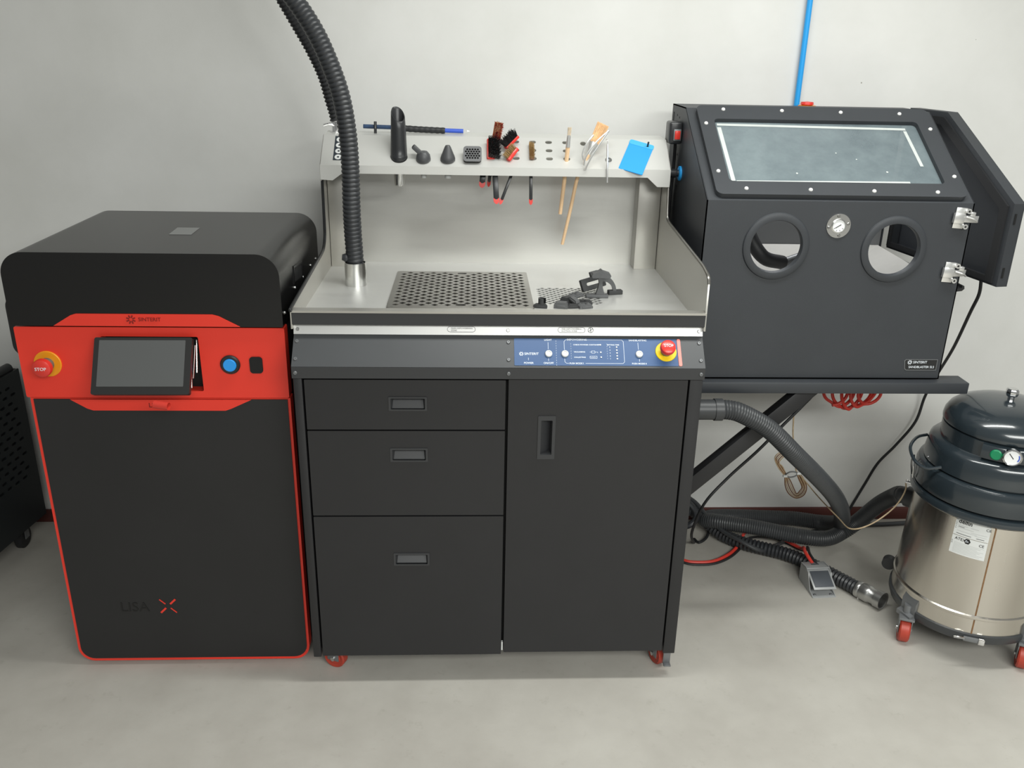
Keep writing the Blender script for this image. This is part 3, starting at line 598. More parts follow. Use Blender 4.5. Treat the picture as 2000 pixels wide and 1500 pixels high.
# honeycomb pad
NZ = thing('honeycomb_pad', 'dark grey rounded pad with honeycomb holes leaning on the shelf', 'brush head', (0.422, 0.575, 1.325))
q = basis(TP(0.422, 0.034, 0.012), (1, 0, 0), V((0, 0.55, 0.83)))
hx = []
for j in range(-3, 4):
    for i in range(-4, 5):
        x = i * 0.0074 + (0.0037 if j % 2 else 0); y = j * 0.0064
        if abs(x) < 0.021 and abs(y) < 0.019 and not (abs(x) > 0.017 and abs(y) > 0.014): hx.append(circle(x, y, 0.0030, 8))
part('pad_face', plate(q @ M.Translation((0, 0, 0.008)), rrect(-0.0255, 0.0255, -0.023, 0.023, 0.009), hx, 0.003), 'nozzle_grey', NZ)
bm = plate(q @ M.Translation((0, 0, 0.004)), rrect(-0.0245, 0.0245, -0.022, 0.022, 0.009), (), 0.016); part('pad_body', bm, 'pure_dark', NZ)  # near-black colour stands in for the shade inside the honeycomb holes
# brushes: head above the shelf, handle hanging through the slot
def brush(label, name, hp, hd, hw, hn, w_, l_, th, bmat, brl, nbx, nby, hmat, tail, hw2, cat='brush'):
    """hp head centre, hd long axis, hn bristle direction; tail (top, end) of the handle under the shelf"""
    o = thing(name, label, cat, hp)
    q = basis(V(hp), hd, V(hn).cross(V(hd)))          # local x = long axis, local z = bristle direction
    bm = N(); box(bm, -l_ / 2, l_ / 2, -w_ / 2, w_ / 2, -th, 0, 0.0015, q); part('head', bm, hmat, o)
    bm = N(); bristles(bm, q, l_ * 0.94, w_ * 0.9, brl, nbx, nby, 0.0008, 0.42, 0.006); part('bristles', bm, bmat, o, kind='stuff')
    top, end = V(tail[0]), V(tail[1]); d = (end - top).normalized()
    hq = basis(top, d, V((1, 0, 0)))
    L = (end - top).length
    nk = V(hp) - V(hn).normalized() * th * 0.5; bm = N(); tube(bm, [nk, nk.lerp(top, 0.6) + V((0, 0.004, 0)), top + d * 0.01], 0.0035, 8, 0.006); part('neck', bm, 'nozzle_black', o)
    bm = N(); box(bm, 0, L - 0.014, -hw2 / 2, hw2 / 2, -0.0032, 0.0032, 0.0012, hq); part('handle', bm, 'nozzle_black', o)
    bm = N(); prismo = [(L - 0.018, -hw2 / 2 - 0.0004), (L - 0.008, -hw2 / 2 - 0.0004), (L - 0.003, -hw2 / 3), (L, 0), (L - 0.003, hw2 / 3), (L - 0.008, hw2 / 2 + 0.0004), (L - 0.018, hw2 / 2 + 0.0004), (L - 0.012, 0)]
    part('handle_tip', plate(hq @ M.Translation((0, 0, 0.0038)), prismo, (), 0.0076), 'red_plastic', o); return o
brush('square black-bristle brush with red back, foremost in the brush cluster', 'scrub_brush', (0.480, 0.594, 1.356), (0.0, 0.62, 0.72), 0, (0.35, -0.68, 0.55), 0.034, 0.064, 0.008, 'bristle_black', 0.018, 30, 16, 'red_plastic', ((0.486, 0.568, 1.288), (0.491, 0.552, 1.209)), 0.0155)
brush('upright brush with dark red and brass wire bristles behind the black brush', 'wire_brush', (0.493, 0.640, 1.400), (0.16, 0.15, 0.95), 0, (0.1, -0.9, 0.25), 0.024, 0.052, 0.006, 'bristle_red', 0.012, 22, 12, 'bristle_brass', ((0.452, 0.585, 1.288), (0.4485, 0.578, 1.250)), 0.0165)
brush('black-bristle brush with a red spine lying aslant in the cluster', 'scrub_brush', (0.530, 0.603, 1.378), (0.66, 0.40, 0.62), 0, (-0.62, -0.25, 0.62), 0.018, 0.050, 0.008, 'bristle_black', 0.020, 26, 10, 'red_plastic', ((0.533, 0.585, 1.288), (0.5005, 0.568, 1.205)), 0.0085)
brush('curved red brush with brass wire bristles lying low in the cluster', 'wire_brush', (0.531, 0.576, 1.348), (0.55, 0.45, 0.66), 0, (-0.72, -0.2, 0.45), 0.014, 0.044, 0.010, 'bristle_brass', 0.016, 14, 6, 'red_plastic', ((0.472, 0.60, 1.288), (0.468, 0.60, 1.250)), 0.009)
brush('narrow brass wire brush standing alone in its slot', 'wire_brush', (0.589, 0.592, 1.3535), (0.0, 0.793, 0.609), 0, (0.1, -0.609, 0.793), 0.013, 0.060, 0.006, 'bristle_brass', 0.006, 26, 7, 'wire_brown', ((0.588, 0.58, 1.288), (0.589, 0.568, 1.205)), 0.0095)
# paint brushes
def paint_brush(label, name, pts, rw, fer, tip, flat, brist, blen, bw):
    o = thing(name, label, 'brush', pts[0])
    P = [V(p) for p in pts]; bm = N(); tube(bm, P, rw, 10, 0.012, lambda i: max(0.45, 1.0 - 0.006 * i)); part('handle', bm, 'wood', o)
    d = (V(tip) - P[0]).normalized(); fe = P[0] + d * fer; q = basis(P[0] - d * 0.004, d, V((1, 0, 0))) ; L = fer + 0.004
    sx = V((1, 0, 0)); sx = (sx - d * sx.dot(d)).normalized(); sy = d.cross(sx)
    bm = N(); rings = []
    for k in range(7):
        t = k / 6; c = P[0] - d * 0.004 + d * L * t; a = rw * 1.05 * (1 - t) + bw / 2 * t; b = rw * 1.05 * (1 - t) + flat / 2 * t
        rings.append([bm.verts.new(c + sx * a * math.cos(2 * PI * i / 16) + sy * b * math.sin(2 * PI * i / 16)) for i in range(16)])
    for A_, B_ in zip(rings, rings[1:]):
        for i in range(16): bm.faces.new((A_[i], A_[(i + 1) % 16], B_[(i + 1) % 16], B_[i]))
    bm.faces.new(rings[-1]); part('ferrule', bm, 'zinc', o)
    bm = N(); q = basis(fe - d * 0.002, sx, sy); bristles(bm, q, bw * 0.85, flat * 0.85, blen, max(8, int(bw / 0.0009)), max(4, int(flat / 0.0012)), 0.0008, 0.08, bw * 0.12); part('bristles', bm, brist, o, kind='stuff')
    return o
paint_brush('small round paint brush with wooden handle in an oval slot', 'paint_brush', [(0.6885, 0.565, 1.372), (0.687, 0.575, 1.33), (0.685, 0.588, 1.277), (0.6785, 0.612, 1.172)], 0.0062, 0.030, (0.691, 0.558, 1.43), 0.006, 'bristle_pale', 0.022, 0.010)
paint_brush('wide flat paint brush with tan bristles and long wooden handle', 'paint_brush', [(0.752, 0.582, 1.350), (0.741, 0.580, 1.330), (0.723, 0.590, 1.285), (0.708, 0.612, 1.185), (0.691, 0.640, 1.075)], 0.0055, 0.034, (0.789, 0.590, 1.432), 0.011, 'bristle_tan', 0.054, 0.033)
# steel tweezers leaning against the wide brush
o = thing('tweezers', 'bent steel tweezers leaning against the wide brush', 'tweezers', (0.737, 0.545, 1.312))
for s, off in ((0, 0.0), (1, 0.014)):
    bm = N(); tube(bm, [(0.7365 - off * 0.3, 0.541, 1.309 + off * 0.9), (0.752 - off, 0.545, 1.342 + off * 0.3), (0.775 - off * 0.8, 0.552, 1.378 + off * 0.3), (0.801, 0.560, 1.416)], 0.0026, 8, 0.006); part('tweezer_arm', bm, 'zinc', o)
bm = N(); tube(bm, [(0.733, 0.556, 1.334), (0.730, 0.560, 1.352), (0.742, 0.566, 1.380), (0.762, 0.572, 1.404)], 0.0028, 8, 0.006); part('scraper_blade', bm, 'zinc', o)
# dental pick hung over the lip
o = thing('steel_pick', 'thin steel pick hanging over the shelf lip beside a round washer', 'pick', (0.8, 0.535, 1.275))
bm = N(); tube(bm, [(0.793, 0.556, 1.390), (0.7975, 0.553, 1.392), (0.7975, 0.552, 1.375), (0.798, 0.548, 1.345), (0.799, 0.5435, 1.315), (0.801, 0.541, 1.275)], 0.0026, 8, 0.004, lambda i: 0.45 if i < 3 else min(1.0, 0.45 + 0.12 * (i - 3))); part('shaft', bm, 'zinc', o)
bm = N(); lathe(bm, [(0.0025, 0), (0.0095, 0), (0.0095, 0.0012), (0.0025, 0.0012), (0.0025, 0)], facing(TP(0.8065, 0.034, 0.0003), TNs), 24); part('washer', bm, 'steel_bright', label='small round steel washer on the shelf beside the pick', cat='washer')
# blue sheet on a black peg
o = thing('blue_scraper', 'flat bright blue plastic scraper lying on the shelf edge', 'scraper', (0.89, 0.59, 1.335))
q = basis(TP(0.8875, 0.048, 0.002), V((0.93, -0.30, -0.22)), V((0.28, 0.70, 0.55)))
part('sheet', plate(q, rrect(-0.035, 0.035, -0.062, 0.045, 0.002, 2), (), 0.0025), 'blue_sheet', o)
part('rolled_edge', plate(q @ M.Translation((0, 0, 0.0006)), rrect(-0.036, 0.036, 0.042, 0.060, 0.006, 4), (circle(0.018, 0.050, 0.003, 10),), 0.0035), 'blue_sheet_edge', o)
bm = N(); pg = q @ V((0.018, 0.050, 0)); cyl(bm, pg - TNs * 0.002, pg + TNs * 0.016, 0.0027, seg=10); part('peg', bm, 'nozzle_black', ST)
# blue air stick lying behind the shelf on a hook
o = thing('air_stick', 'blue stick with black ribbed grip lying along the shelf ridge', 'tool', (0.26, 0.70, 1.395))
zz = R0.z + 0.003
bm = N(); tube(bm, [(0.106, 0.70, zz + 0.016), (0.20, 0.70, zz + 0.014)], 0.0060, 12, 0.02); part('rod', bm, 'blue_stick_dark', o)
bm = N(); tube(bm, [(0.19, 0.70, zz + 0.014), (0.26, 0.70, zz + 0.010), (0.345, 0.70, zz + 0.0075)], 0.0095, 14, 0.004, lambda i: 1.0 + 0.05 * math.sin(i * 1.6) - 0.003 * i); part('grip', bm, 'rubber', o)
bm = N(); tube(bm, [(0.335, 0.70, zz + 0.008), (0.406, 0.70, zz + 0.0066)], 0.0062, 12, 0.02); part('tip_rod', bm, 'blue_stick', o)
bm = N(); cyl(bm, (0.406, 0.70, zz + 0.0066), (0.414, 0.70, zz + 0.0066), 0.004, 0.001, 10); part('tip', bm, 'label_white', o)
bm = N(); tube(bm, [(0.142, 0.685, zz - 0.001), (0.142, 0.685, zz + 0.012), (0.142, 0.690, zz + 0.032)], 0.0042, 10, 0.004); part('hook', bm, 'nozzle_black', ST)

# ---------------------------------------------------------------- printed parts on the worktop
Z0 = 1.0022
def rotz(x, y, a, z=Z0): return M.Translation((x, y, z)) @ M.Rotation(math.radians(a), 4, 'Z')
def wedge(bm, mw, l_, w_, h_):
    """block with chamfered ends and a stepped top"""
    prism(bm, [(-l_ / 2, 0), (l_ / 2, 0), (l_ / 2, h_ * 0.45), (l_ * 0.36, h_), (-l_ * 0.30, h_), (-l_ / 2, h_ * 0.6)], -w_ / 2, w_ / 2, mw)
    box(bm, -l_ * 0.34, l_ * 0.34, -w_ / 2 - 0.0015, w_ / 2 + 0.0015, h_ * 0.25, h_ * 0.6, 0.0008, mw); return bm
def clip(label, mw, l_, w_, h_, m, holes=0, ring=False):
    o = thing('printed_clip', label, 'printed part', mw.translation)
    part('clip_body', wedge(N(), mw, l_, w_, h_), m, o)
    for i in range(holes):
        bm = N(); box(bm, -0.0012, 0.0012, -0.0012, 0.0012, -0.0002, 0.0004, mw=mw @ M.Translation(((i - holes / 2 + 0.5) * l_ * 0.55 / holes, w_ * 0.22, h_))); part('clip_hole', bm, 'pure_dark', o)
    if ring:
        bm = N(); lathe(bm, [(0.006, 0), (0.010, 0), (0.010, 0.014), (0.006, 0.014), (0.006, 0)], mw @ M.Translation((0.004, 0.004, h_)), 18, 0.4, 5.2); part('clip_ring', bm, m, o)
    elif holes:
        bm = N(); lathe(bm, [(0.0028, 0), (0.0042, 0), (0.0042, 0.0006), (0.0028, 0.0006)], mw @ M.Translation((0.002, -0.003, h_)), 12, 0.8, 5.2); part('clip_emblem', bm, 'printed_dark', o)
    return o
clip('dark printed clip with a curled ring, lying apart beside the tray', rotz(0.598, 0.222, -10), 0.036, 0.013, 0.010, 'printed_dark', 0, True)
clip('boxy printed clip with a tall ridge at the tray end of the pile', rotz(0.652, 0.222, -14), 0.036, 0.020, 0.016, 'printed_grey')
clip('small printed clip with embossed side, wedged in the pile front', rotz(0.682, 0.220, 8), 0.030, 0.010, 0.011, 'printed_dark')
clip('flat printed clip with dotted top in front of the pile', rotz(0.714, 0.224, 16), 0.036, 0.022, 0.011, 'printed_grey', 5)
clip('dark printed clip on its side in the middle of the pile', rotz(0.668, 0.250, 40), 0.030, 0.018, 0.022, 'printed_dark')
clip('printed clip with a slotted edge under the leaning clip', rotz(0.715, 0.256, 4), 0.044, 0.012, 0.012, 'printed_dark', 6)
clip('flat printed clip leaning on top of the pile', rotz(0.693, 0.262, 22, Z0 + 0.018) @ M.Rotation(math.radians(-14), 4, 'Y'), 0.040, 0.024, 0.009, 'printed_grey', 5)
clip('pale-edged printed clip tilted in the pile', rotz(0.686, 0.238, -50, Z0 + 0.012) @ M.Rotation(math.radians(18), 4, 'Y'), 0.030, 0.014, 0.010, 'printed_grey')
# hourglass stand
o = thing('hourglass_stand', 'dark printed stand with waisted column, bar foot and capped top', 'printed part', (0.766, 0.325, Z0))
bm = N(); box(bm, -0.030, 0.030, -0.011, 0.011, 0, 0.008, 0.0015, rotz(0.758, 0.325, 2)); part('foot_bar', bm, 'printed_grey', o)
bm = N(); prism(bm, [(-0.012, 0.008), (0.012, 0.008), (0.006, 0.028), (0.0045, 0.040), (0.007, 0.056), (-0.007, 0.056), (-0.0045, 0.040), (-0.006, 0.028)], -0.006, 0.006, rotz(0.766, 0.325, 2)); part('column', bm, 'printed_grey', o)
bm = N(); prism(bm, [(-0.024, 0.0555), (0.024, 0.0555), (0.026, 0.061), (0.023, 0.067), (0.005, 0.073), (0, 0.077), (-0.005, 0.073), (-0.023, 0.067), (-0.026, 0.061)], -0.012, 0.012, rotz(0.766, 0.325, 2)); part('cap', bm, 'printed_grey', o)
# arched arm with foot
o = thing('arched_arm', 'dark printed arched arm standing on a small block foot', 'printed part', (0.812, 0.36, Z0))
bm = N(); box(bm, -0.020, 0.020, -0.009, 0.009, 0, 0.012, 0.002, rotz(0.812, 0.358, 12)); part('foot_block', bm, 'printed_dark', o)
arc = [(0.776 + 0.038 * math.sin(a), 1.013 + 0.040 * math.cos(a)) for a in [i * PI / 2 / 9 for i in range(10)]]; inn = [(0.776 + 0.029 * math.sin(a), 1.010 + 0.030 * math.cos(a)) for a in [i * PI / 2 / 9 for i in range(9, -1, -1)]]
bm = N(); prism(bm, arc + inn, 0.350, 0.364); part('arch', bm, 'printed_grey', o)
# slotted bar leaning behind the stand
o = thing('slotted_bar', 'dark printed bar with a long slot leaning behind the waisted stand', 'printed part', (0.757, 0.385, Z0))
q = basis((0.724, 0.372, Z0), V((0.068, 0.030, 0.012)), V((-0.012, 0.010, 0.032)))
part('bar', plate(q @ M.Translation((0, 0, 0.012)), rrect(0, 0.072, 0.0, 0.034, 0.003, 2), (slot(0.040, 0.017, 0.026, 0.0045),), 0.012), 'printed_dark', o)
bm = N(); box(bm, 0.035, 0.060, 0.033, 0.048, 0.0, 0.010, 0.002, q); part('upper_lug', bm, 'printed_dark', o)

# ---------------------------------------------------------------- sandblasting cabinet (right)
SX0, SX1, SY, SYB, SZ0, SZ1, SZ2, SYT = 1.020, 1.720, 0.278, 0.770, 0.788, 1.274, 1.477, 0.600
SB = thing('sandblasting_cabinet', 'black sandblasting cabinet with slanted viewing window and two round glove ports', 'sandblaster', (1.37, 0.52, 0.788))
G1, G2 = (1.213, 1.156), (1.527, 1.151)
part('front_plate', plate(front(SY), rrect(SX0, SX1, SZ0, SZ1, 0), (circle(*G1, 0.069, 48), circle(*G2, 0.069, 48)), 0.003), 'blaster_paint', SB)
BD = V((0, SYT - SY, SZ2 - SZ1)).normalized(); BN = V((0, -BD.z, BD.y)); BL = math.hypot(SYT - SY, SZ2 - SZ1); BO = V((0, SY, SZ1))
def BP(x, v, h=0.0): return V((x, 0, 0)) + BO + BD * v + BN * h
def bmw(h=0.0): return basis(BO + BN * h, FX, BD)
part('slanted_plate', plate(bmw(0), rrect(SX0, SX1, 0, BL, 0), (rrect(1.078, 1.662, 0.052, 0.322, 0.012),), 0.003), 'blaster_paint', SB)
bm = N(); box(bm, SX0, SX1, SYT, SYB, SZ2 - 0.003, SZ2); part('roof_plate', bm, 'blaster_paint', SB)
bm = N(); box(bm, SX0, SX1, SYB - 0.003, SYB, SZ0, SZ2); part('rear_plate', bm, 'blaster_paint', SB)
bm = N(); box(bm, SX0, SX1, SY, SYB, SZ0, SZ0 + 0.003); part('bottom_plate', bm, 'blaster_paint', SB)
side = [(SY, SZ0), (SY, SZ1), (SYT, SZ2), (SYB, SZ2), (SYB, SZ0)]
part('side_plate', prismx(N(), side, SX0, SX0 + 0.003), 'blaster_paint', SB)
DO = [(SY + 0.012, 1.05), (SY + 0.012, SZ1 - 0.008), (SYT + 0.004, SZ2 - 0.014), (SYB - 0.014, SZ2 - 0.014), (SYB - 0.014, 1.05)]
part('door_side_plate', plate(basis((SX1, 0, 0), (0, 1, 0), (0, 0, 1)), side, (DO,), 0.003), 'blaster_paint', SB)
# pale lining inside: hopper walls and back wall
bm = N()
fl = [bm.verts.new(p) for p in ((SX0 + 0.01, SY + 0.012, 1.045), (SX1 - 0.01, SY + 0.012, 1.045), (SX1 - 0.01, SYB - 0.012, 1.06), (SX0 + 0.01, SYB - 0.012, 1.06))]
bt = [bm.verts.new(p) for p in ((1.32, 0.48, 0.92), (1.42, 0.48, 0.92), (1.42, 0.58, 0.92), (1.32, 0.58, 0.92))]
for i in range(4): bm.faces.new((fl[i], fl[(i + 1) % 4], bt[(i + 1) % 4], bt[i]))
bm.faces.new(bt); part('hopper', bm, 'liner', SB)
bm = N(); box(bm, SX0 + 0.005, SX1 - 0.005, SYB - 0.010, SYB - 0.005, 1.05, SZ2 - 0.006); part('inner_back', bm, 'cast_grey', SB)
part('inner_side', prismx(N(), [(SY + 0.01, 1.05), (SY + 0.01, SZ1 - 0.01), (SYT, SZ2 - 0.01), (SYB - 0.01, SZ2 - 0.01), (SYB - 0.01, 1.05)], SX0 + 0.006, SX0 + 0.009), 'label_grey', SB)
bm = N(); tube(bm, [(1.30, 0.74, 1.40), (1.23, 0.60, 1.27), (1.20, 0.50, 1.17), (1.24, 0.46, 1.09), (1.32, 0.50, 1.06)], 0.020, 14, 0.01); bh = part('blast_hose', bm, 'rubber', SB)
bm = N(); tube(bm, [(1.32, 0.50, 1.06), (1.40, 0.50, 1.09), (1.46, 0.48, 1.12)], 0.014, 12, 0.01); part('blast_gun', bm, 'cast_grey', bh)
# cabinet's own lamp under the roof
bm = N(); box(bm, 1.15, 1.60, 0.64, 0.69, SZ2 - 0.030, SZ2 - 0.005, 0.004); part('cabinet_lamp', bm, 'label_white', SB)
l = bpy.data.lights.new('cabinet_lamp_light', 'AREA'); l.shape = 'RECTANGLE'; l.size = 0.42; l.size_y = 0.04; l.energy = 1.6
lo = bpy.data.objects.new('cabinet_lamp_light', l); COL.objects.link(lo); lo.location = (1.375, 0.665, SZ2 - 0.032)
# window
fr = part('window_frame', plate(bmw(0.014), rrect(1.044, 1.700, 0.008, 0.374, 0.018), (rrect(1.085, 1.655, 0.058, 0.315, 0.012),), 0.014), 'blaster_paint', SB)
bm = N(); gl = part('window_pane', plate(bmw(0.002), rrect(1.078, 1.662, 0.052, 0.322, 0.012), (), 0.004), 'dusty_glass', SB, label='dusty blue-grey window pane')
for a, b, wd in (((1.100, 0.072), (1.098, 0.292), 0.011), ((1.094, 0.304), (1.622, 0.296), 0.009), ((1.108, 0.069), (1.570, 0.073), 0.009), ((1.618, 0.288), (1.622, 0.140), 0.009), ((1.56, 0.064), (1.645, 0.063), 0.005)):
    a, b = V((*a, 0)), V((*b, 0)); dl = b - a; bm = N(); box(bm, 0, dl.length, -wd / 2, wd / 2, 0, 0.0006, mw=bmw(0.0022) @ M.Translation(a) @ M.Rotation(math.atan2(dl.y, dl.x), 4, 'Z')); part('sealing_tape', bm, 'tape_white', gl)
for x, v, r in ((1.275, 0.105, 0.0028), (1.40, 0.19, 0.002), (1.45, 0.165, 0.002), (1.52, 0.115, 0.003)):
    bm = N(); lathe(bm, [(0, 0), (r, 0), (r, 0.0005), (0, 0.0005)], facing(BP(x, v, 0.0022), BN), 12); part('glue_spot', bm, 'tape_white', gl)
WS = screw_proto('frame_screw', 0.0055, 0.0035, 'white_screw')
for x, v in ((1.118, 0.356), (1.283, 0.354), (1.449, 0.351), (1.616, 0.349), (1.048 + 0.012, 0.293), (1.049 + 0.012, 0.095), (1.684, 0.283), (1.687, 0.086), (1.123, 0.029), (1.290, 0.027), (1.456, 0.025), (1.623, 0.024)):
    inst('screw', WS, fr, facing(BP(x, v, 0.014), BN))
# glove port rings
for gx, gz in (G1, G2):
    bm = N(); lathe(bm, [(0.068, -0.012), (0.068, 0.003), (0.0695, 0.0055), (0.080, 0.0065), (0.0865, 0.004), (0.0885, 0.0), (0.068, -0.012)], facing((gx, SY, gz), (0, -1, 0)), 64); part('glove_port_ring', bm, 'blaster_paint', SB)
# pressure gauge
gq = facing((1.370, SY, 1.212), (0, -1, 0))
g = part('pressure_gauge', lathe(N(), [(0, 0), (0.0315, 0), (0.0315, 0.0025), (0.0185, 0.0025), (0.0185, 0.005), (0.0165, 0.006), (0.0160, 0.003), (0, 0.003)], gq, 40), 'steel_bright', SB, label='round steel pressure gauge')
bm = N(); lathe(bm, [(0, 0.0032), (0.0158, 0.0032), (0.0158, 0.0036), (0, 0.0036)], gq, 32); part('dial', bm, 'dial_white', g)
bm = N(); box(bm, -0.010, 0.007, -0.0008, 0.0008, 0.0037, 0.0044, mw=front(SY) @ M.Translation((1.370, 1.212, 0)) @ M.Rotation(math.radians(32), 4, 'Z')); part('needle', bm, 'print_black', g)
for a in range(210, 331, 40): 
    bm = N(); box(bm, 0.011, 0.014, -0.0006, 0.0006, 0.0037, 0.0042, mw=front(SY) @ M.Translation((1.370, 1.212, 0)) @ M.Rotation(math.radians(a), 4, 'Z')); part('tick', bm, 'print_dark', g)
for a in (12, 98, 190, 280):
    aa = math.radians(a); inst('screw', SCREW, g, facing((1.370 + 0.0255 * math.cos(aa), SY - 0.0025, 1.212 + 0.0255 * math.sin(aa)), (0, -1, 0)))
# name plate
npl = part('name_plate', plate(front(SY - 0.0012), [(1.622, 0.814), (1.707, 0.814), (1.707, 0.846), (1.617, 0.846), (1.613, 0.842), (1.617, 0.818)], ([(1.623, 0.8155), (1.7055, 0.8155), (1.7055, 0.8445), (1.618, 0.8445), (1.615, 0.8415), (1.6185, 0.819)],), 0.001), 'cast_grey', SB)
bm = plate(front(SY - 0.0006), [(1.622, 0.8145), (1.7065, 0.8145), (1.7065, 0.8455), (1.617, 0.8455), (1.614, 0.842), (1.6175, 0.818)], (), 0.0006); part('plate_face', bm, 'trim_black', npl)
burst(front(SY - 0.0010) @ M.Translation((1.629, 0.8375, 0)), 0.0065, 'print_white', npl)
lettering('SINTERIT', 0.0098, (1.638, SY - 0.0013, 0.8375), FX, FZ, 'print_white', npl); lettering('SANDBLASTER SLS', 0.0088, (1.6275, SY - 0.0013, 0.8235), FX, FZ, 'print_white', npl)
# toggle latches
for z, ang in ((1.236, 0), (1.092, 8)):
    q = front(SY - 0.001) @ M.Translation((1.690, z, 0)) @ M.Rotation(math.radians(-4), 4, 'Z')
    lt = part('toggle_latch', box(N(), -0.018, 0.010, -0.027, 0.027, 0, 0.003, 0.0008, q), 'zinc', SB)
    bm = N(); box(bm, -0.024, 0.004, -0.013, 0.013, 0.003, 0.014, 0.002, q); part('latch_body', bm, 'zinc', lt)
    bm = N(); box(bm, 0.0, 0.045, -0.009, 0.009, 0.010, 0.013, 0.001, q @ M.Rotation(math.radians(14 + ang), 4, 'Y')); part('lever', bm, 'zinc', lt)
    bm = N(); tube(bm, [q @ V((0.006, 0.006, 0.016)), q @ V((0.026, 0.002, 0.020)), q @ V((0.040, -0.006, 0.012))], 0.0025, 8, 0.004); part('claw_rod', bm, 'zinc', lt)
    for s in (-1, 1):
        bm = N(); lathe(bm, [(0.003, -0.004), (0.0065, -0.004), (0.0065, 0.008), (0.003, 0.008), (0.003, -0.004)], q @ M.Translation((0.012, s * 0.020, 0.004)), 18); part('pivot', bm, 'zinc', lt)
    bm = N(); box(bm, 0.020, 0.034, 0.006, 0.018, -0.010, 0.006, 0.001, q); part('strike', bm, 'zinc', lt)
# small black hook under the lower latch
bm = N(); prism(bm, [(1.718, 1.035), (1.740, 1.038), (1.746, 1.044), (1.744, 1.052), (1.738, 1.052), (1.738, 1.046), (1.718, 1.044)], SY + 0.01, SY + 0.05); part('hose_hook', bm, 'trim_black', SB)
# open side door: tray hinged at the rear edge
th = math.radians(10.0); hx, hy = SX1 + 0.004, SYB
dq = basis((hx, hy, 0), (math.sin(th), -math.cos(th), 0), (0, 0, 1))       # local x from hinge to free edge, local z outward... 
dp = [(0.0, 1.050), (0.494, 1.050), (0.494, 1.272), (0.170, SZ2), (0.0, SZ2)]
inn = [(0.012, 1.064), (0.462, 1.064), (0.462, 1.256), (0.160, 1.450), (0.012, 1.450)]
sgn = 1.0 if (dq.to_3x3() @ V((0, 0, 1))).x > 0 else -1.0
def doorp(z0, z1, poly, holes=()):
    lo_, hi_ = (z0, z1) if sgn > 0 else (-z1, -z0); return plate(dq @ M.Translation((0, 0, hi_)), poly, holes, hi_ - lo_)
dr_ = part('side_door', doorp(0.052, 0.055, dp), 'blaster_paint', SB, label='open side door with deep rim')
part('door_rim', doorp(0.022, 0.0525, dp, (inn,)), 'blaster_paint', dr_)
part('door_seal', doorp(0.016, 0.0225, [(0.006, 1.057), (0.478, 1.057), (0.478, 1.264), (0.165, 1.463), (0.006, 1.463)], ([(0.020, 1.072), (0.452, 1.072), (0.452, 1.252), (0.156, 1.442), (0.020, 1.442)],)), 'rubber', dr_)
for z in (1.088, 1.232):
    bm = N(); box(bm, 0.4935, 0.4955, z - 0.014, z + 0.014, 0.030 * 1, 0.036, mw=dq @ (M.Identity(4) if sgn > 0 else M.Diagonal((1, 1, -1, 1)))); part('door_slot', bm, 'pure_dark', dr_)
# switch box, regulator knob, cable on the left side
bm = N(); box(bm, 0.982, 1.020, 0.615, 0.672, 1.375, 1.437, 0.007, seg=3); swb = part('switch_box', bm, 'nozzle_black', SB, label='black switch box with red rocker switch')
bm = N(); box(bm, 0.994, 1.016, 0.6115, 0.617, 1.385, 1.417, 0.002); part('switch_frame', bm, 'cast_grey', swb)
bm = N(); box(bm, 0.997, 1.013, 0.6085, 0.6125, 1.389, 1.413, 0.002); part('rocker', bm, 'red_plastic', swb)
kq = facing((1.020, 0.60, 1.296), (-1, 0, 0))
kb = part('regulator_knob', lathe(N(), [(0, 0), (0.010, 0), (0.010, 0.012), (0.0125, 0.014), (0.0130, 0.030), (0.0115, 0.032), (0, 0.032)], kq, 14), 'nozzle_black', SB)
bm = N(); lathe(bm, [(0.006, 0), (0.0205, 0), (0.0205, 0.0045), (0.018, 0.006), (0.006, 0.006)], kq, 30); part('blue_collar', bm, 'blue_pipe', kb)
bm = N(); tube(bm, [(1.008, 0.645, 1.378), (1.011, 0.655, 1.34), (1.013, 0.665, 1.29), (1.013, 0.672, 1.22), (1.012, 0.672, 1.14), (1.012, 0.68, 1.05), (1.012, 0.70, 0.85)], 0.0045, 8, 0.012); part('switch_cable', bm, 'rubber', SB)
for y, z in ((0.66, 1.342), (0.64, 1.255), (0.70, 1.45), (0.67, 1.445)):
    bm = N(); lathe(bm, [(0, 0), (0.003, 0), (0.003, 0.0006), (0, 0.0006)], facing((1.020, y, z), (-1, 0, 0)), 10); part('rivet', bm, 'pure_dark', SB)
bm = N(); box(bm, 1.019, 1.0205, 0.745, 0.752, 1.41, 1.455); part('side_slot', bm, 'pure_dark', SB)
# emergency stop half hidden behind the roof
e = part('top_stop_button', lathe(N(), [(0, 0), (0.026, 0), (0.026, 0.012), (0, 0.012)], M.Translation((1.436, 0.80, SZ2 - 0.012)), 28), 'amber_plastic', SB)
bm = N(); lathe(bm, [(0, 0.010), (0.014, 0.012), (0.020, 0.015), (0.018, 0.022), (0, 0.024)], M.Translation((1.436, 0.80, SZ2 - 0.012)), 28); part('knob', bm, 'red_plastic', e)

bm = N(); box(bm, 1.416, 1.456, SYB, 0.825, SZ2 - 0.016, SZ2 - 0.012); part('button_bracket', bm, 'blaster_paint', SB)

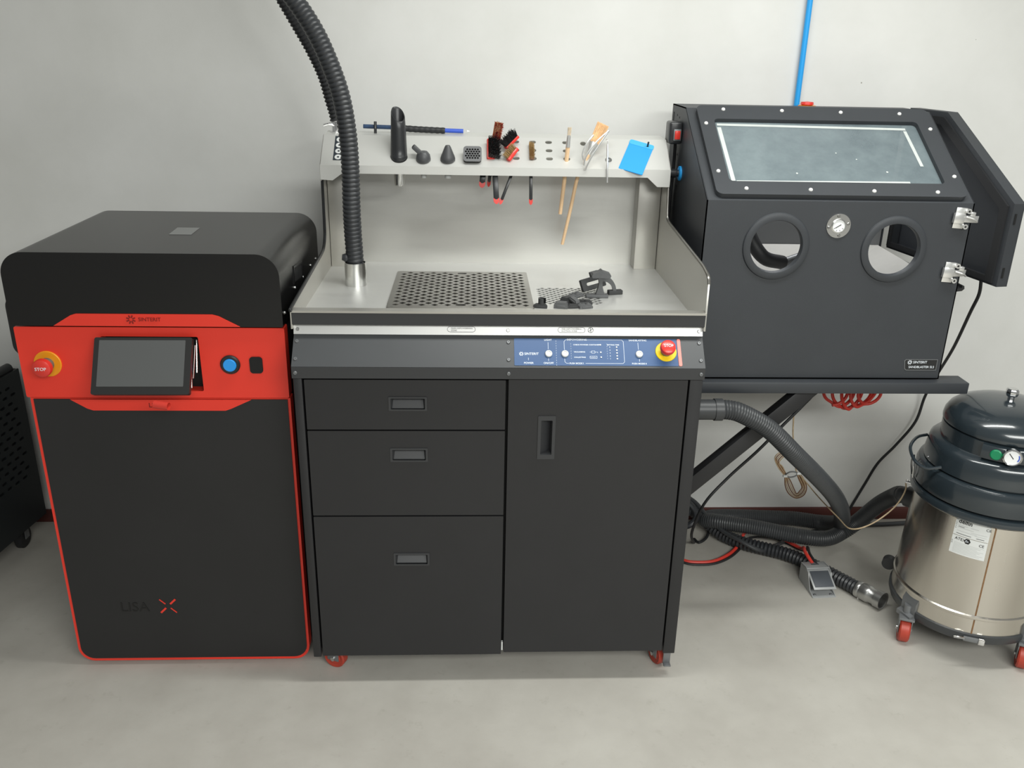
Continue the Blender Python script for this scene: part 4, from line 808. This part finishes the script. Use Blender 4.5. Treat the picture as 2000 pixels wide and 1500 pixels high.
# ---------------------------------------------------------------- stand under the sandblaster
SDm = thing('cabinet_stand', 'black steel stand with long rail and diagonal brace under the sandblaster', 'stand', (1.38, 0.5, 0))
for y0, y1, x1 in ((0.250, 0.312, 1.795), (0.69, 0.75, 1.69)):
    bm = N(); box(bm, 1.000, x1, y0, y1, 0.754, 0.786, 0.002); part('rail', bm, 'blaster_paint', SDm)
for x0 in (1.000, 1.640):
    bm = N(); box(bm, x0, x0 + 0.045, 0.312, 0.69, 0.757, 0.784, 0.002); part('cross_rail', bm, 'blaster_paint', SDm)
bm = N(); d = V((-0.345, 0, -0.335)).normalized(); q = basis((1.372, 0.272, 0.765), d, (0, 1, 0)); box(bm, 0.0, 0.50, -0.0, 0.034, -0.022, 0.022, 0.002, q); part('brace', bm, 'black_powder', SDm)
for y in (0.26, 0.72):
    bm = N(); box(bm, 1.000, 1.032, y - 0.008, y + 0.026, 0.0, 0.756, 0.002); part('leg', bm, 'black_powder', SDm)
bm = N(); box(bm, 1.000, 1.032, 0.286, 0.712, 0.02, 0.05, 0.002); part('floor_rail', bm, 'black_powder', SDm)

# ---------------------------------------------------------------- industrial vacuum (right)
VX, VY = 1.905, 0.225
VC = M.Translation((VX, VY, 0))
def vp(deg, r, z): a = math.radians(deg); return V((VX + r * math.cos(a), VY + r * math.sin(a), z))
def vn(deg): a = math.radians(deg); return V((math.cos(a), math.sin(a), 0))
VA = thing('industrial_vacuum', 'steel drum vacuum with dark blue-grey domed head on red castors', 'vacuum', (VX, VY, 0))
bm = N(); lathe(bm, [(0, 0.082), (0.190, 0.082), (0.203, 0.086), (0.208, 0.100), (0.208, 0.112), (0.203, 0.114)], VC, 72); part('skirt', bm, 'hose_grey', VA)
drum_r = lambda z: 0.203 - (z - 0.11) * 0.036
bm = N(); lathe(bm, [(drum_r(0.112), 0.112), (drum_r(0.160), 0.160), (drum_r(0.3), 0.30), (drum_r(0.46), 0.46)], VC, 96); dm = part('drum', bm, 'drum_steel', VA)
bm = N(); r = drum_r(0.165); lathe(bm, [(r, 0.158), (r + 0.004, 0.161), (r + 0.005, 0.165), (r + 0.004, 0.169), (r, 0.172)], VC, 96); part('drum_bead', bm, 'drum_steel', dm)
bm = N(); lathe(bm, [(0.188, 0.448), (0.200, 0.449), (0.2065, 0.455), (0.2075, 0.464), (0.204, 0.473), (0.198, 0.476), (0.186, 0.476)], VC, 96); part('rim', bm, 'vac_paint', VA)
bm = N(); lathe(bm, [(0.186, 0.476), (0.186, 0.481), (0.2015, 0.483), (0.203, 0.49), (0.2025, 0.532), (0.198, 0.545), (0.188, 0.551), (0.180, 0.552)], VC, 96); part('lower_head', bm, 'vac_paint', VA)
bm = N(); lathe(bm, [(0.180, 0.552), (0.1805, 0.556), (0.188, 0.557), (0.188, 0.562), (0.183, 0.600), (0.180, 0.612), (0.172, 0.620), (0.160, 0.623), (0.1565, 0.626), (0.1560, 0.668), (0.150, 0.670)], VC, 96); uh = part('upper_head', bm, 'vac_paint', VA)
bm = N(); lathe(bm, [(0.150, 0.670), (0.150, 0.674), (0.158, 0.675), (0.1585, 0.680), (0.156, 0.695), (0.147, 0.711), (0.130, 0.725), (0.100, 0.738), (0.065, 0.746), (0.030, 0.749), (0, 0.750)], VC, 96); part('dome', bm, 'vac_paint', VA, label='glossy dark blue-grey dome')
bm = N(); lathe(bm, [(0, 0.749), (0.009, 0.749), (0.009, 0.757), (0.014, 0.760), (0.0165, 0.766), (0.0165, 0.776), (0.013, 0.781), (0, 0.783)], VC, 8); part('top_knob', bm, 'chrome', VA)
# control box on the head
bm = N(); lathe(bm, [(0.155, 0.627), (0.170, 0.629), (0.1715, 0.632), (0.1705, 0.664), (0.168, 0.668), (0.155, 0.669)], VC, 16, math.radians(-137), math.radians(-92)); 
for s in (0, 1): pass
part('control_box', bm, 'vac_paint', VA)
bm = N(); lathe(bm, [(0, 0), (0.0145, 0), (0.0145, 0.003), (0.012, 0.005), (0, 0.005)], facing(vp(-125, 0.1705, 0.648), vn(-125)), 28); part('green_button', bm, 'green_button', VA)
gq = facing(vp(-112.5, 0.1705, 0.651), vn(-112.5))
g = part('vacuum_gauge', lathe(N(), [(0, 0), (0.0235, 0), (0.0235, 0.010), (0.021, 0.012), (0.0195, 0.011), (0.0195, 0.008), (0, 0.008)], gq, 36), 'chrome', VA)
bm = N(); lathe(bm, [(0, 0.0082), (0.0194, 0.0082), (0.0194, 0.0086), (0, 0.0086)], gq, 32); part('dial', bm, 'dial_white', g)
gb = basis(vp(-112.5, 0.1795, 0.651), vn(-22.5), (0, 0, 1))
bm = N(); box(bm, -0.004, 0.014, -0.0009, 0.0009, 0, 0.0006, mw=gb @ M.Rotation(math.radians(130), 4, 'Z')); part('needle', bm, 'print_black', g)
bm = N(); lathe(bm, [(0.0145, 0), (0.0172, 0), (0.0172, 0.0005), (0.0145, 0.0005)], gb, 16, math.radians(-35), math.radians(30)); part('blue_arc', bm, 'blue_stick', g)
# bail handle, clips, clasp, roller
bm = N(); tube(bm, [vp(150, 0.186, 0.600), vp(158, 0.212, 0.598), vp(170, 0.236, 0.585), vp(-178, 0.240, 0.567), vp(-170, 0.222, 0.557), vp(-165, 0.190, 0.566)], 0.0045, 10, 0.008); part('bail_handle', bm, 'vac_paint', VA)
bm = N(); tube(bm, [vp(160, 0.207, 0.478), vp(158, 0.214, 0.52), vp(162, 0.213, 0.548), vp(167, 0.213, 0.52), vp(165, 0.207, 0.478)], 0.0025, 8, 0.006); part('rim_clip', bm, 'chrome', VA)
bm = N(); tube(bm, [vp(-20, 0.207, 0.478), vp(-22, 0.214, 0.52), vp(-18, 0.213, 0.548), vp(-13, 0.213, 0.52), vp(-15, 0.207, 0.478)], 0.0025, 8, 0.006); part('rim_clip', bm, 'chrome', VA)
q = basis(vp(-112, 0.2085, 0.100), vn(-22), (0, 0, 1)); bm = N(); box(bm, -0.020, 0.030, -0.007, 0.007, 0, 0.006, 0.001, q); cl = part('base_clasp', bm, 'cast_grey', VA)
bm = N(); tube(bm, [q @ V((-0.018, 0.002, 0.006)), q @ V((-0.032, 0.004, 0.010)), q @ V((-0.045, 0.002, 0.008))], 0.0032, 8, 0.004); box(bm, 0.018, 0.034, -0.009, 0.009, 0.002, 0.010, 0.002, q); part('clasp_lever', bm, 'chrome', cl)
rb = vp(146, 0.218, 0.150); bm = N(); cyl(bm, rb - vn(56) * 0.012, rb + vn(56) * 0.012, 0.020, seg=20); part('side_roller', bm, 'rubber', VA)
# seam and rating plates wrapped on the drum
bm = N(); a = math.radians(-112.3); lathe(bm, [(drum_r(0.113) + 0.0006, 0.113), (drum_r(0.445) + 0.0006, 0.445)], VC, 3, a - 0.010, a + 0.010); part('drum_seam', bm, 'seam_brown', VA)
def wrap(bm, R=0.1965, a0=-142.0, off=0.0012):
    for v in bm.verts:
        a = math.radians(a0) + v.co.x / R; rr_ = drum_r(v.co.y) + off + v.co.z; v.co = V((VX + rr_ * math.cos(a), VY + rr_ * math.sin(a), v.co.y))
    return bm
WD = 0.0905
for z0, z1 in ((0.3985, 0.4500), (0.3430, 0.3970)):
    bm = N(); g_ = [[bm.verts.new((WD * i / 10, z0 + (z1 - z0) * j, 0)) for i in range(11)] for j in (0, 1)]
    for i in range(10): bm.faces.new((g_[0][i], g_[0][i + 1], g_[1][i + 1], g_[1][i]))
    lbp = part('rating_plate', wrap(bm, off=0.0008), 'label_white', VA)
    def wt(s, size, x, z, m='print_black', bold=0.0): part('lettering', wrap(text_bm(s, size, M.Translation((x, z, 0)), 'LEFT', 0.0003, bold)), m, lbp)
    def wl(x0, x1, z, h=0.0011, m='label_grey'):
        bm = N(); k = [[bm.verts.new((x0 + (x1 - x0) * i / 4, z + j * h, 0)) for i in range(5)] for j in (0, 1)]
        for i in range(4): bm.faces.new((k[0][i], k[0][i + 1], k[1][i + 1], k[1][i]))
        part('printed_line', wrap(bm, off=0.0011), m, lbp)
    if z0 > 0.39:
        wt('delfin', 0.0165, 0.008, 0.4405, bold=0.0003); wt('CE', 0.011, 0.079, 0.4350)
        bm = N(); fin = [(0.001, 0.4425), (0.005, 0.4465), (0.012, 0.4480), (0.022, 0.4460), (0.027, 0.4455), (0.020, 0.4442), (0.011, 0.4458), (0.005, 0.4445)]; bm = plate(M.Identity(4), fin, (), 0.0002); part('emblem', wrap(bm, off=0.0014), 'print_black', lbp)
        for x0, x1, z in ((0.008, 0.034, 0.4285), (0.042, 0.062, 0.4285), (0.008, 0.05, 0.4215), (0.044, 0.085, 0.4160), (0.008, 0.06, 0.4120), (0.055, 0.085, 0.4095)): wl(x0, x1, z)
        wl(0.010, 0.026, 0.4245, 0.0012, 'print_dark'); wl(0.008, 0.047, 0.4035, 0.0014, 'print_dark'); wl(0.060, 0.080, 0.4030, 0.0014, 'print_dark')
        for k in range(4): wl(0.002, 0.005, 0.4330 - k * 0.005, 0.0012, 'print_dark')
    else:
        wt('ATEX', 0.0115, 0.008, 0.3885); wt('CE', 0.011, 0.070, 0.3850)
        bm = plate(M.Identity(4), circle(0.0405, 0.3880, 0.0085, 6), (), 0.0002); part('emblem', wrap(bm, off=0.0012), 'print_black', lbp); 
        part('lettering', wrap(text_bm('Ex', 0.0085, M.Translation((0.0355, 0.3880, 0)), 'LEFT', 0.0003), off=0.0016), 'print_white', lbp)
        for k in range(8): wl(0.008, 0.085 - (k % 3) * 0.008, 0.3760 - k * 0.0040, 0.0010)
        for k in range(2): wt('C', 0.005, 0.001, 0.3790 - k * 0.0060, 'print_dark')
# castors with bracket arms
for deg, ax in ((-163, -0.4), (-64, -0.5), (60, 1.2)):
    c = vp(deg, 0.207, 0)
    castor(VA, c.x, c.y, 0.039, 0.030, ax, 'cast_grey', fork_h=0.045, m='wheel_red')
    bm = N(); n = vn(deg); t = vn(deg + 90); q = basis(vp(deg, 0.17, 0), n, t); prism(bm, [(0, 0.082), (0.052, 0.082), (0.052, 0.096), (0.038, 0.100), (0.038, 0.135), (0.030, 0.150), (0, 0.150)], -0.026, 0.026, q @ M(((1, 0, 0, 0), (0, 1, 0, 0), (0, 0, 1, 0), (0, 0, 0, 1)))); part('castor_arm', bm, 'cast_grey', VA)
# inlet stub
ia = 131; bm = N(); cyl(bm, vp(ia, 0.185, 0.360), vp(ia, 0.218, 0.360), 0.032, seg=28); part('inlet_stub', bm, 'hose_grey', VA)
bm = N(); wp = vp(146, 0.2, 0.432); cyl(bm, wp, wp + vn(146) * 0.016, 0.005, seg=10); tube(bm, [wp + vn(146) * 0.014, wp + vn(146) * 0.014 + V((0, 0, 0.012))], 0.003, 8, 0.004); part('earth_stud', bm, 'chrome', VA)

# ---------------------------------------------------------------- hoses and cables on the right
VH = [(1.080, 0.200, 0.727), (1.115, 0.200, 0.726), (1.153, 0.200, 0.715), (1.233, 0.205, 0.668), (1.326, 0.225, 0.580), (1.447, 0.31, 0.458), (1.56, 0.43, 0.330), (1.640, 0.54, 0.215), (1.695, 0.655, 0.115), (1.69, 0.765, 0.048), (1.60, 0.815, 0.036), (1.50, 0.828, 0.034), (1.387, 0.832, 0.036), (1.30, 0.815, 0.045), (1.258, 0.775, 0.055), (1.285, 0.730, 0.075), (1.35, 0.695, 0.082), (1.418, 0.668, 0.084), (1.548, 0.622, 0.078), (1.64, 0.620, 0.070), (1.71, 0.650, 0.080), (1.755, 0.640, 0.130), (1.775, 0.570, 0.230), (1.772, 0.470, 0.318), vp(ia, 0.235, 0.358), vp(ia, 0.212, 0.360)]
bm = N(); hose(bm, VH, 0.0262, 0.0075, 20, RIDGE_SOFT); part('vacuum_hose', bm, 'hose_grey', label='long dark grey hose looping from the workstation to the vacuum', cat='hose')
FH = [(1.06, 0.825, 0.075), (1.15, 0.83, 0.085), (1.225, 0.80, 0.075), (1.270, 0.765, 0.045), (1.315, 0.715, 0.027), (1.383, 0.655, 0.026), (1.500, 0.590, 0.026), (1.575, 0.508, 0.026), (1.630, 0.432, 0.026), (1.664, 0.378, 0.027)]
fh = thing('floor_hose', 'black ribbed hose on the floor ending in a steel coupling', 'hose', (1.5, 0.55, 0))
bm = N(); hose(bm, FH, 0.0225, 0.013, 18, (1.0, 1.08, 1.0, 0.88)); part('hose_tube', bm, 'hose_black', fh)
d = V((1.712 - 1.664, 0.305 - 0.378, 0.003)).normalized(); q = facing(V((1.660, 0.384, 0.0285)), d)
bm = N(); lathe(bm, [(0.020, 0), (0.0265, 0), (0.0275, 0.006), (0.0265, 0.012), (0.0255, 0.014), (0.0275, 0.018), (0.0285, 0.040), (0.0270, 0.046), (0.0245, 0.050), (0.0245, 0.066), (0.0280, 0.068), (0.0285, 0.090), (0.0265, 0.090), (0.0235, 0.088), (0.0225, 0.060), (0, 0.060)], q, 32); cpn = part('coupling', bm, 'galvanised', fh)
bm = N(); tube(bm, [q @ V((-0.010, -0.022, 0.012)), q @ V((-0.012, -0.040, 0.010))], 0.003, 8, 0.004); tube(bm, [q @ V((-0.020, -0.040, 0.010)), q @ V((-0.004, -0.040, 0.010))], 0.0028, 8, 0.004)
part('clamp_screw', bm, 'chrome', cpn)
bm = N(); cu_ = lambda z: None; tube(bm, [(1.04, 0.845, 0.15), (1.14, 0.845, 0.14), (1.22, 0.82, 0.11), (1.262, 0.76, 0.078), (1.300, 0.690, 0.060), (1.352, 0.625, 0.055), (1.41, 0.605, 0.034), (1.47, 0.66, 0.010), (1.58, 0.735, 0.009), (1.68, 0.775, 0.009), (1.80, 0.81, 0.009), (1.95, 0.82, 0.009), (2.20, 0.84, 0.009), (2.70, 0.84, 0.009)], 0.0075, 10, 0.012); part('grey_tube', bm, 'hose_grey', label='smooth dark grey tube snaking along the floor behind the hoses', cat='tube')
DC = [(1.845, 0.385, 1.048), (1.869, 0.420, 0.993), (1.885, 0.470, 0.925), (1.945, 0.620, 0.763), (1.994, 0.770, 0.610), (2.015, 0.850, 0.503), (2.002, 0.855, 0.405), (1.951, 0.862, 0.310), (1.898, 0.862, 0.238), (1.864, 0.862, 0.154), (1.827, 0.850, 0.080), (1.79, 0.83, 0.020), (1.74, 0.80, 0.006)]
bm = N(); tube(bm, DC, 0.0048, 8, 0.012); part('power_cable', bm, 'rubber', label='black cable hanging from the open sandblaster door down the wall', cat='cable')
bm = N(); tube(bm, [(1.50, 0.50, 0.752), (1.470, 0.50, 0.66), (1.442, 0.50, 0.618), (1.387, 0.50, 0.549), (1.318, 0.50, 0.461), (1.231, 0.50, 0.363), (1.166, 0.50, 0.271), (1.16, 0.58, 0.12), (1.20, 0.68, 0.02), (1.212, 0.729, 0.007), (1.224, 0.700, 0.007), (1.262, 0.735, 0.012), (1.275, 0.79, 0.03), (1.25, 0.84, 0.06)], 0.0048, 8, 0.010); part('power_cable', bm, 'rubber', label='black cable running diagonally under the stand brace to the floor', cat='cable')
bm = N(); tube(bm, [(1.13, 0.60, 0.006), (1.168, 0.578, 0.006), (1.239, 0.580, 0.006), (1.30, 0.615, 0.007), (1.345, 0.66, 0.010), (1.37, 0.69, 0.030), (1.41, 0.73, 0.040), (1.50, 0.70, 0.030), (1.565, 0.64, 0.020), (1.545, 0.57, 0.065), (1.530, 0.52, 0.080), (1.545, 0.474, 0.058)], 0.0058, 8, 0.010); part('red_air_tube', bm, 'red_rubber', label='thin red air tube running across the floor to the pedal', cat='tube')
bm = N(); tube(bm, [(1.13, 0.585, 0.005), (1.168, 0.565, 0.005), (1.239, 0.567, 0.005), (1.303, 0.602, 0.005), (1.355, 0.655, 0.006), (1.41, 0.73, 0.006), (1.50, 0.73, 0.006), (1.575, 0.64, 0.010), (1.56, 0.575, 0.065), (1.545, 0.515, 0.075), (1.56, 0.470, 0.055)], 0.0042, 8, 0.010); part('black_air_tube', bm, 'rubber', label='thin black tube running beside the red air tube to the pedal', cat='tube')
# plug and cord cluster by the workstation's rear corner
bm = N(); tube(bm, [(1.04, 0.80, 0.17), (1.12, 0.81, 0.15), (1.20, 0.80, 0.11), (1.225, 0.77, 0.075), (1.20, 0.75, 0.05), (1.15, 0.77, 0.03), (1.06, 0.80, 0.02)], 0.012, 10, 0.010); part('black_cord_bundle', bm, 'hose_black', label='thick black cord bundle curling out behind the workstation', cat='cable')
# tan wire with hanging coil
o = thing('earth_wire', 'thin tan wire with a tied hanging coil, clipped to the vacuum', 'wire', (1.5, 0.6, 0.24))
bm = N(); tube(bm, [(1.440, 0.60, 0.756), (1.450, 0.60, 0.62), (1.457, 0.60, 0.526), (1.463, 0.60, 0.469), (1.476, 0.60, 0.414), (1.491, 0.60, 0.339)], 0.0024, 6, 0.010); part('hanging_wire', bm, 'wire_tan', o)
bm = N(); tube(bm, [(1.491, 0.60, 0.339), (1.511, 0.59, 0.320), (1.545, 0.52, 0.285), (1.577, 0.43, 0.262), (1.590, 0.36, 0.262), (1.640, 0.34, 0.290), (1.700, 0.34, 0.345), (1.728, 0.345, 0.400), wp + vn(146) * 0.018 + V((0, 0, 0.004))], 0.0022, 6, 0.010); part('lead_wire', bm, 'wire_tan', o)
for k in range(5):
    j = k * 0.004; a = [(1.452 + j * 0.6, 0.60 + j * 0.5, 0.325), (1.430 + j, 0.60 + j * 0.5, 0.352), (1.414 + j, 0.60, 0.385 - j), (1.424 + j, 0.60, 0.404 - j), (1.450 + j * 0.3, 0.605, 0.408 - j), (1.478, 0.605, 0.388 - j)]
    bm = N(); tube(bm, a, 0.0019, 6, 0.006); part('coil_loop', bm, 'wire_brown' if k % 2 else 'wire_tan', o)
    a = [(1.456 + j * 0.5, 0.60, 0.322), (1.462 + j, 0.60, 0.285 + j), (1.478 + j, 0.60, 0.255 + j), (1.505, 0.60, 0.238 + j), (1.530 - j, 0.60, 0.250 + j), (1.535 - j, 0.60, 0.280), (1.520 - j, 0.60, 0.310), (1.502 - j * 0.5, 0.60, 0.332)]
    bm = N(); tube(bm, a, 0.0019, 6, 0.006); part('coil_loop', bm, 'wire_tan' if k % 2 else 'wire_brown', o)
bm = N(); tube(bm, [(1.456, 0.598, 0.323), (1.466, 0.596, 0.336), (1.480, 0.595, 0.339), (1.496, 0.596, 0.333), (1.490, 0.598, 0.321), (1.472, 0.598, 0.317)], 0.0026, 6, 0.005, closed=True); part('tie_ring', bm, 'cast_grey', o)
for p in ((1.456, 0.598, 0.322), (1.500, 0.598, 0.332)):
    bm = N(); box(bm, -0.007, 0.007, -0.005, 0.005, -0.004, 0.004, 0.0015, M.Translation(p)); part('cable_tie', bm, 'label_white', o)
# red coiled hose hanging under the cabinet
o = []
for k in range(5):
    cx = 1.572 + k * 0.026; rx, rz = 0.042, 0.058 - abs(k - 2) * 0.010
    for i in range(14):
        a = -PI * 0.5 + 2 * PI * i / 14; o.append((cx + 0.022 * i / 14 + rx * math.cos(a), 0.60 + 0.012 * math.sin(a * 0.5 + k), 0.616 + rz * math.sin(a)))
o += [(1.70, 0.60, 0.60), (1.715, 0.60, 0.64), (1.71, 0.60, 0.72), (1.68, 0.60, 0.79)]
bm = N(); tube(bm, o, 0.0052, 8, 0.008); part('coiled_air_hose', bm, 'red_rubber', label='red coiled air hose hanging under the sandblaster', cat='hose')
# blue air pipe on the wall
bm = N(); tube(bm, [(1.428, 0.868, 1.30), (1.428, 0.868, 1.9), (1.427, 0.868, 2.4)], 0.0085, 12, 0.05); part('blue_air_pipe', bm, 'blue_pipe', label='bright blue air pipe running up the wall behind the sandblaster', cat='pipe')
# foot pedal
o = thing('foot_pedal', 'grey metal foot pedal valve on the floor', 'pedal', (1.55, 0.43, 0))
q = basis((1.513, 0.372, 0), (0.081, 0.004, 0), (-0.020, 0.10, 0)); 
bm = N(); box(bm, 0, 0.078, 0, 0.115, 0.0, 0.003, 0.0008, q)
for x in (0, 0.0755): prism(bm, [(0.001, 0.003), (0.115, 0.003), (0.115, 0.062), (0.078, 0.068), (0.055, 0.058), (0.028, 0.012)], x, x + 0.0025, q @ M(((0, 1, 0, 0), (1, 0, 0, 0), (0, 0, 1, 0), (0, 0, 0, 1))))
part('pedal_housing', bm, 'pedal_grey', o)
bm = N(); pm = q @ M.Translation((0, 0.072, 0.066)); box(bm, 0, 0.078, 0, 0.045, -0.004, 0.0, 0.001, pm @ M.Rotation(math.radians(-6), 4, 'X')); top = part('pedal_cover', bm, 'pedal_grey', o)
bm = N(); box(bm, 0.026, 0.052, 0.022, 0.030, 0.0, 0.0006, mw=pm @ M.Rotation(math.radians(-6), 4, 'X')); part('cover_slot', bm, 'pedal_pad', top)
pq = q @ M.Translation((0.004, 0.072, 0.062)) @ M.Rotation(math.radians(180 - 0), 4, 'Z') @ M.Translation((-0.070, 0, 0)) @ M.Rotation(math.radians(-24), 4, 'X')
bm = N(); box(bm, -0.002, 0.072, 0.0, 0.076, -0.003, 0.0, 0.001, pq); tr = part('treadle', bm, 'pedal_grey', o)
bm = N(); box(bm, 0.004, 0.066, 0.008, 0.068, 0.0, 0.002, 0.0008, pq); part('tread_pad', bm, 'pedal_pad', tr)
for x in (0.012, 0.066): inst('bolt', SCREW_DARK, o, q @ M.Translation((x, 0.014, 0.003)))
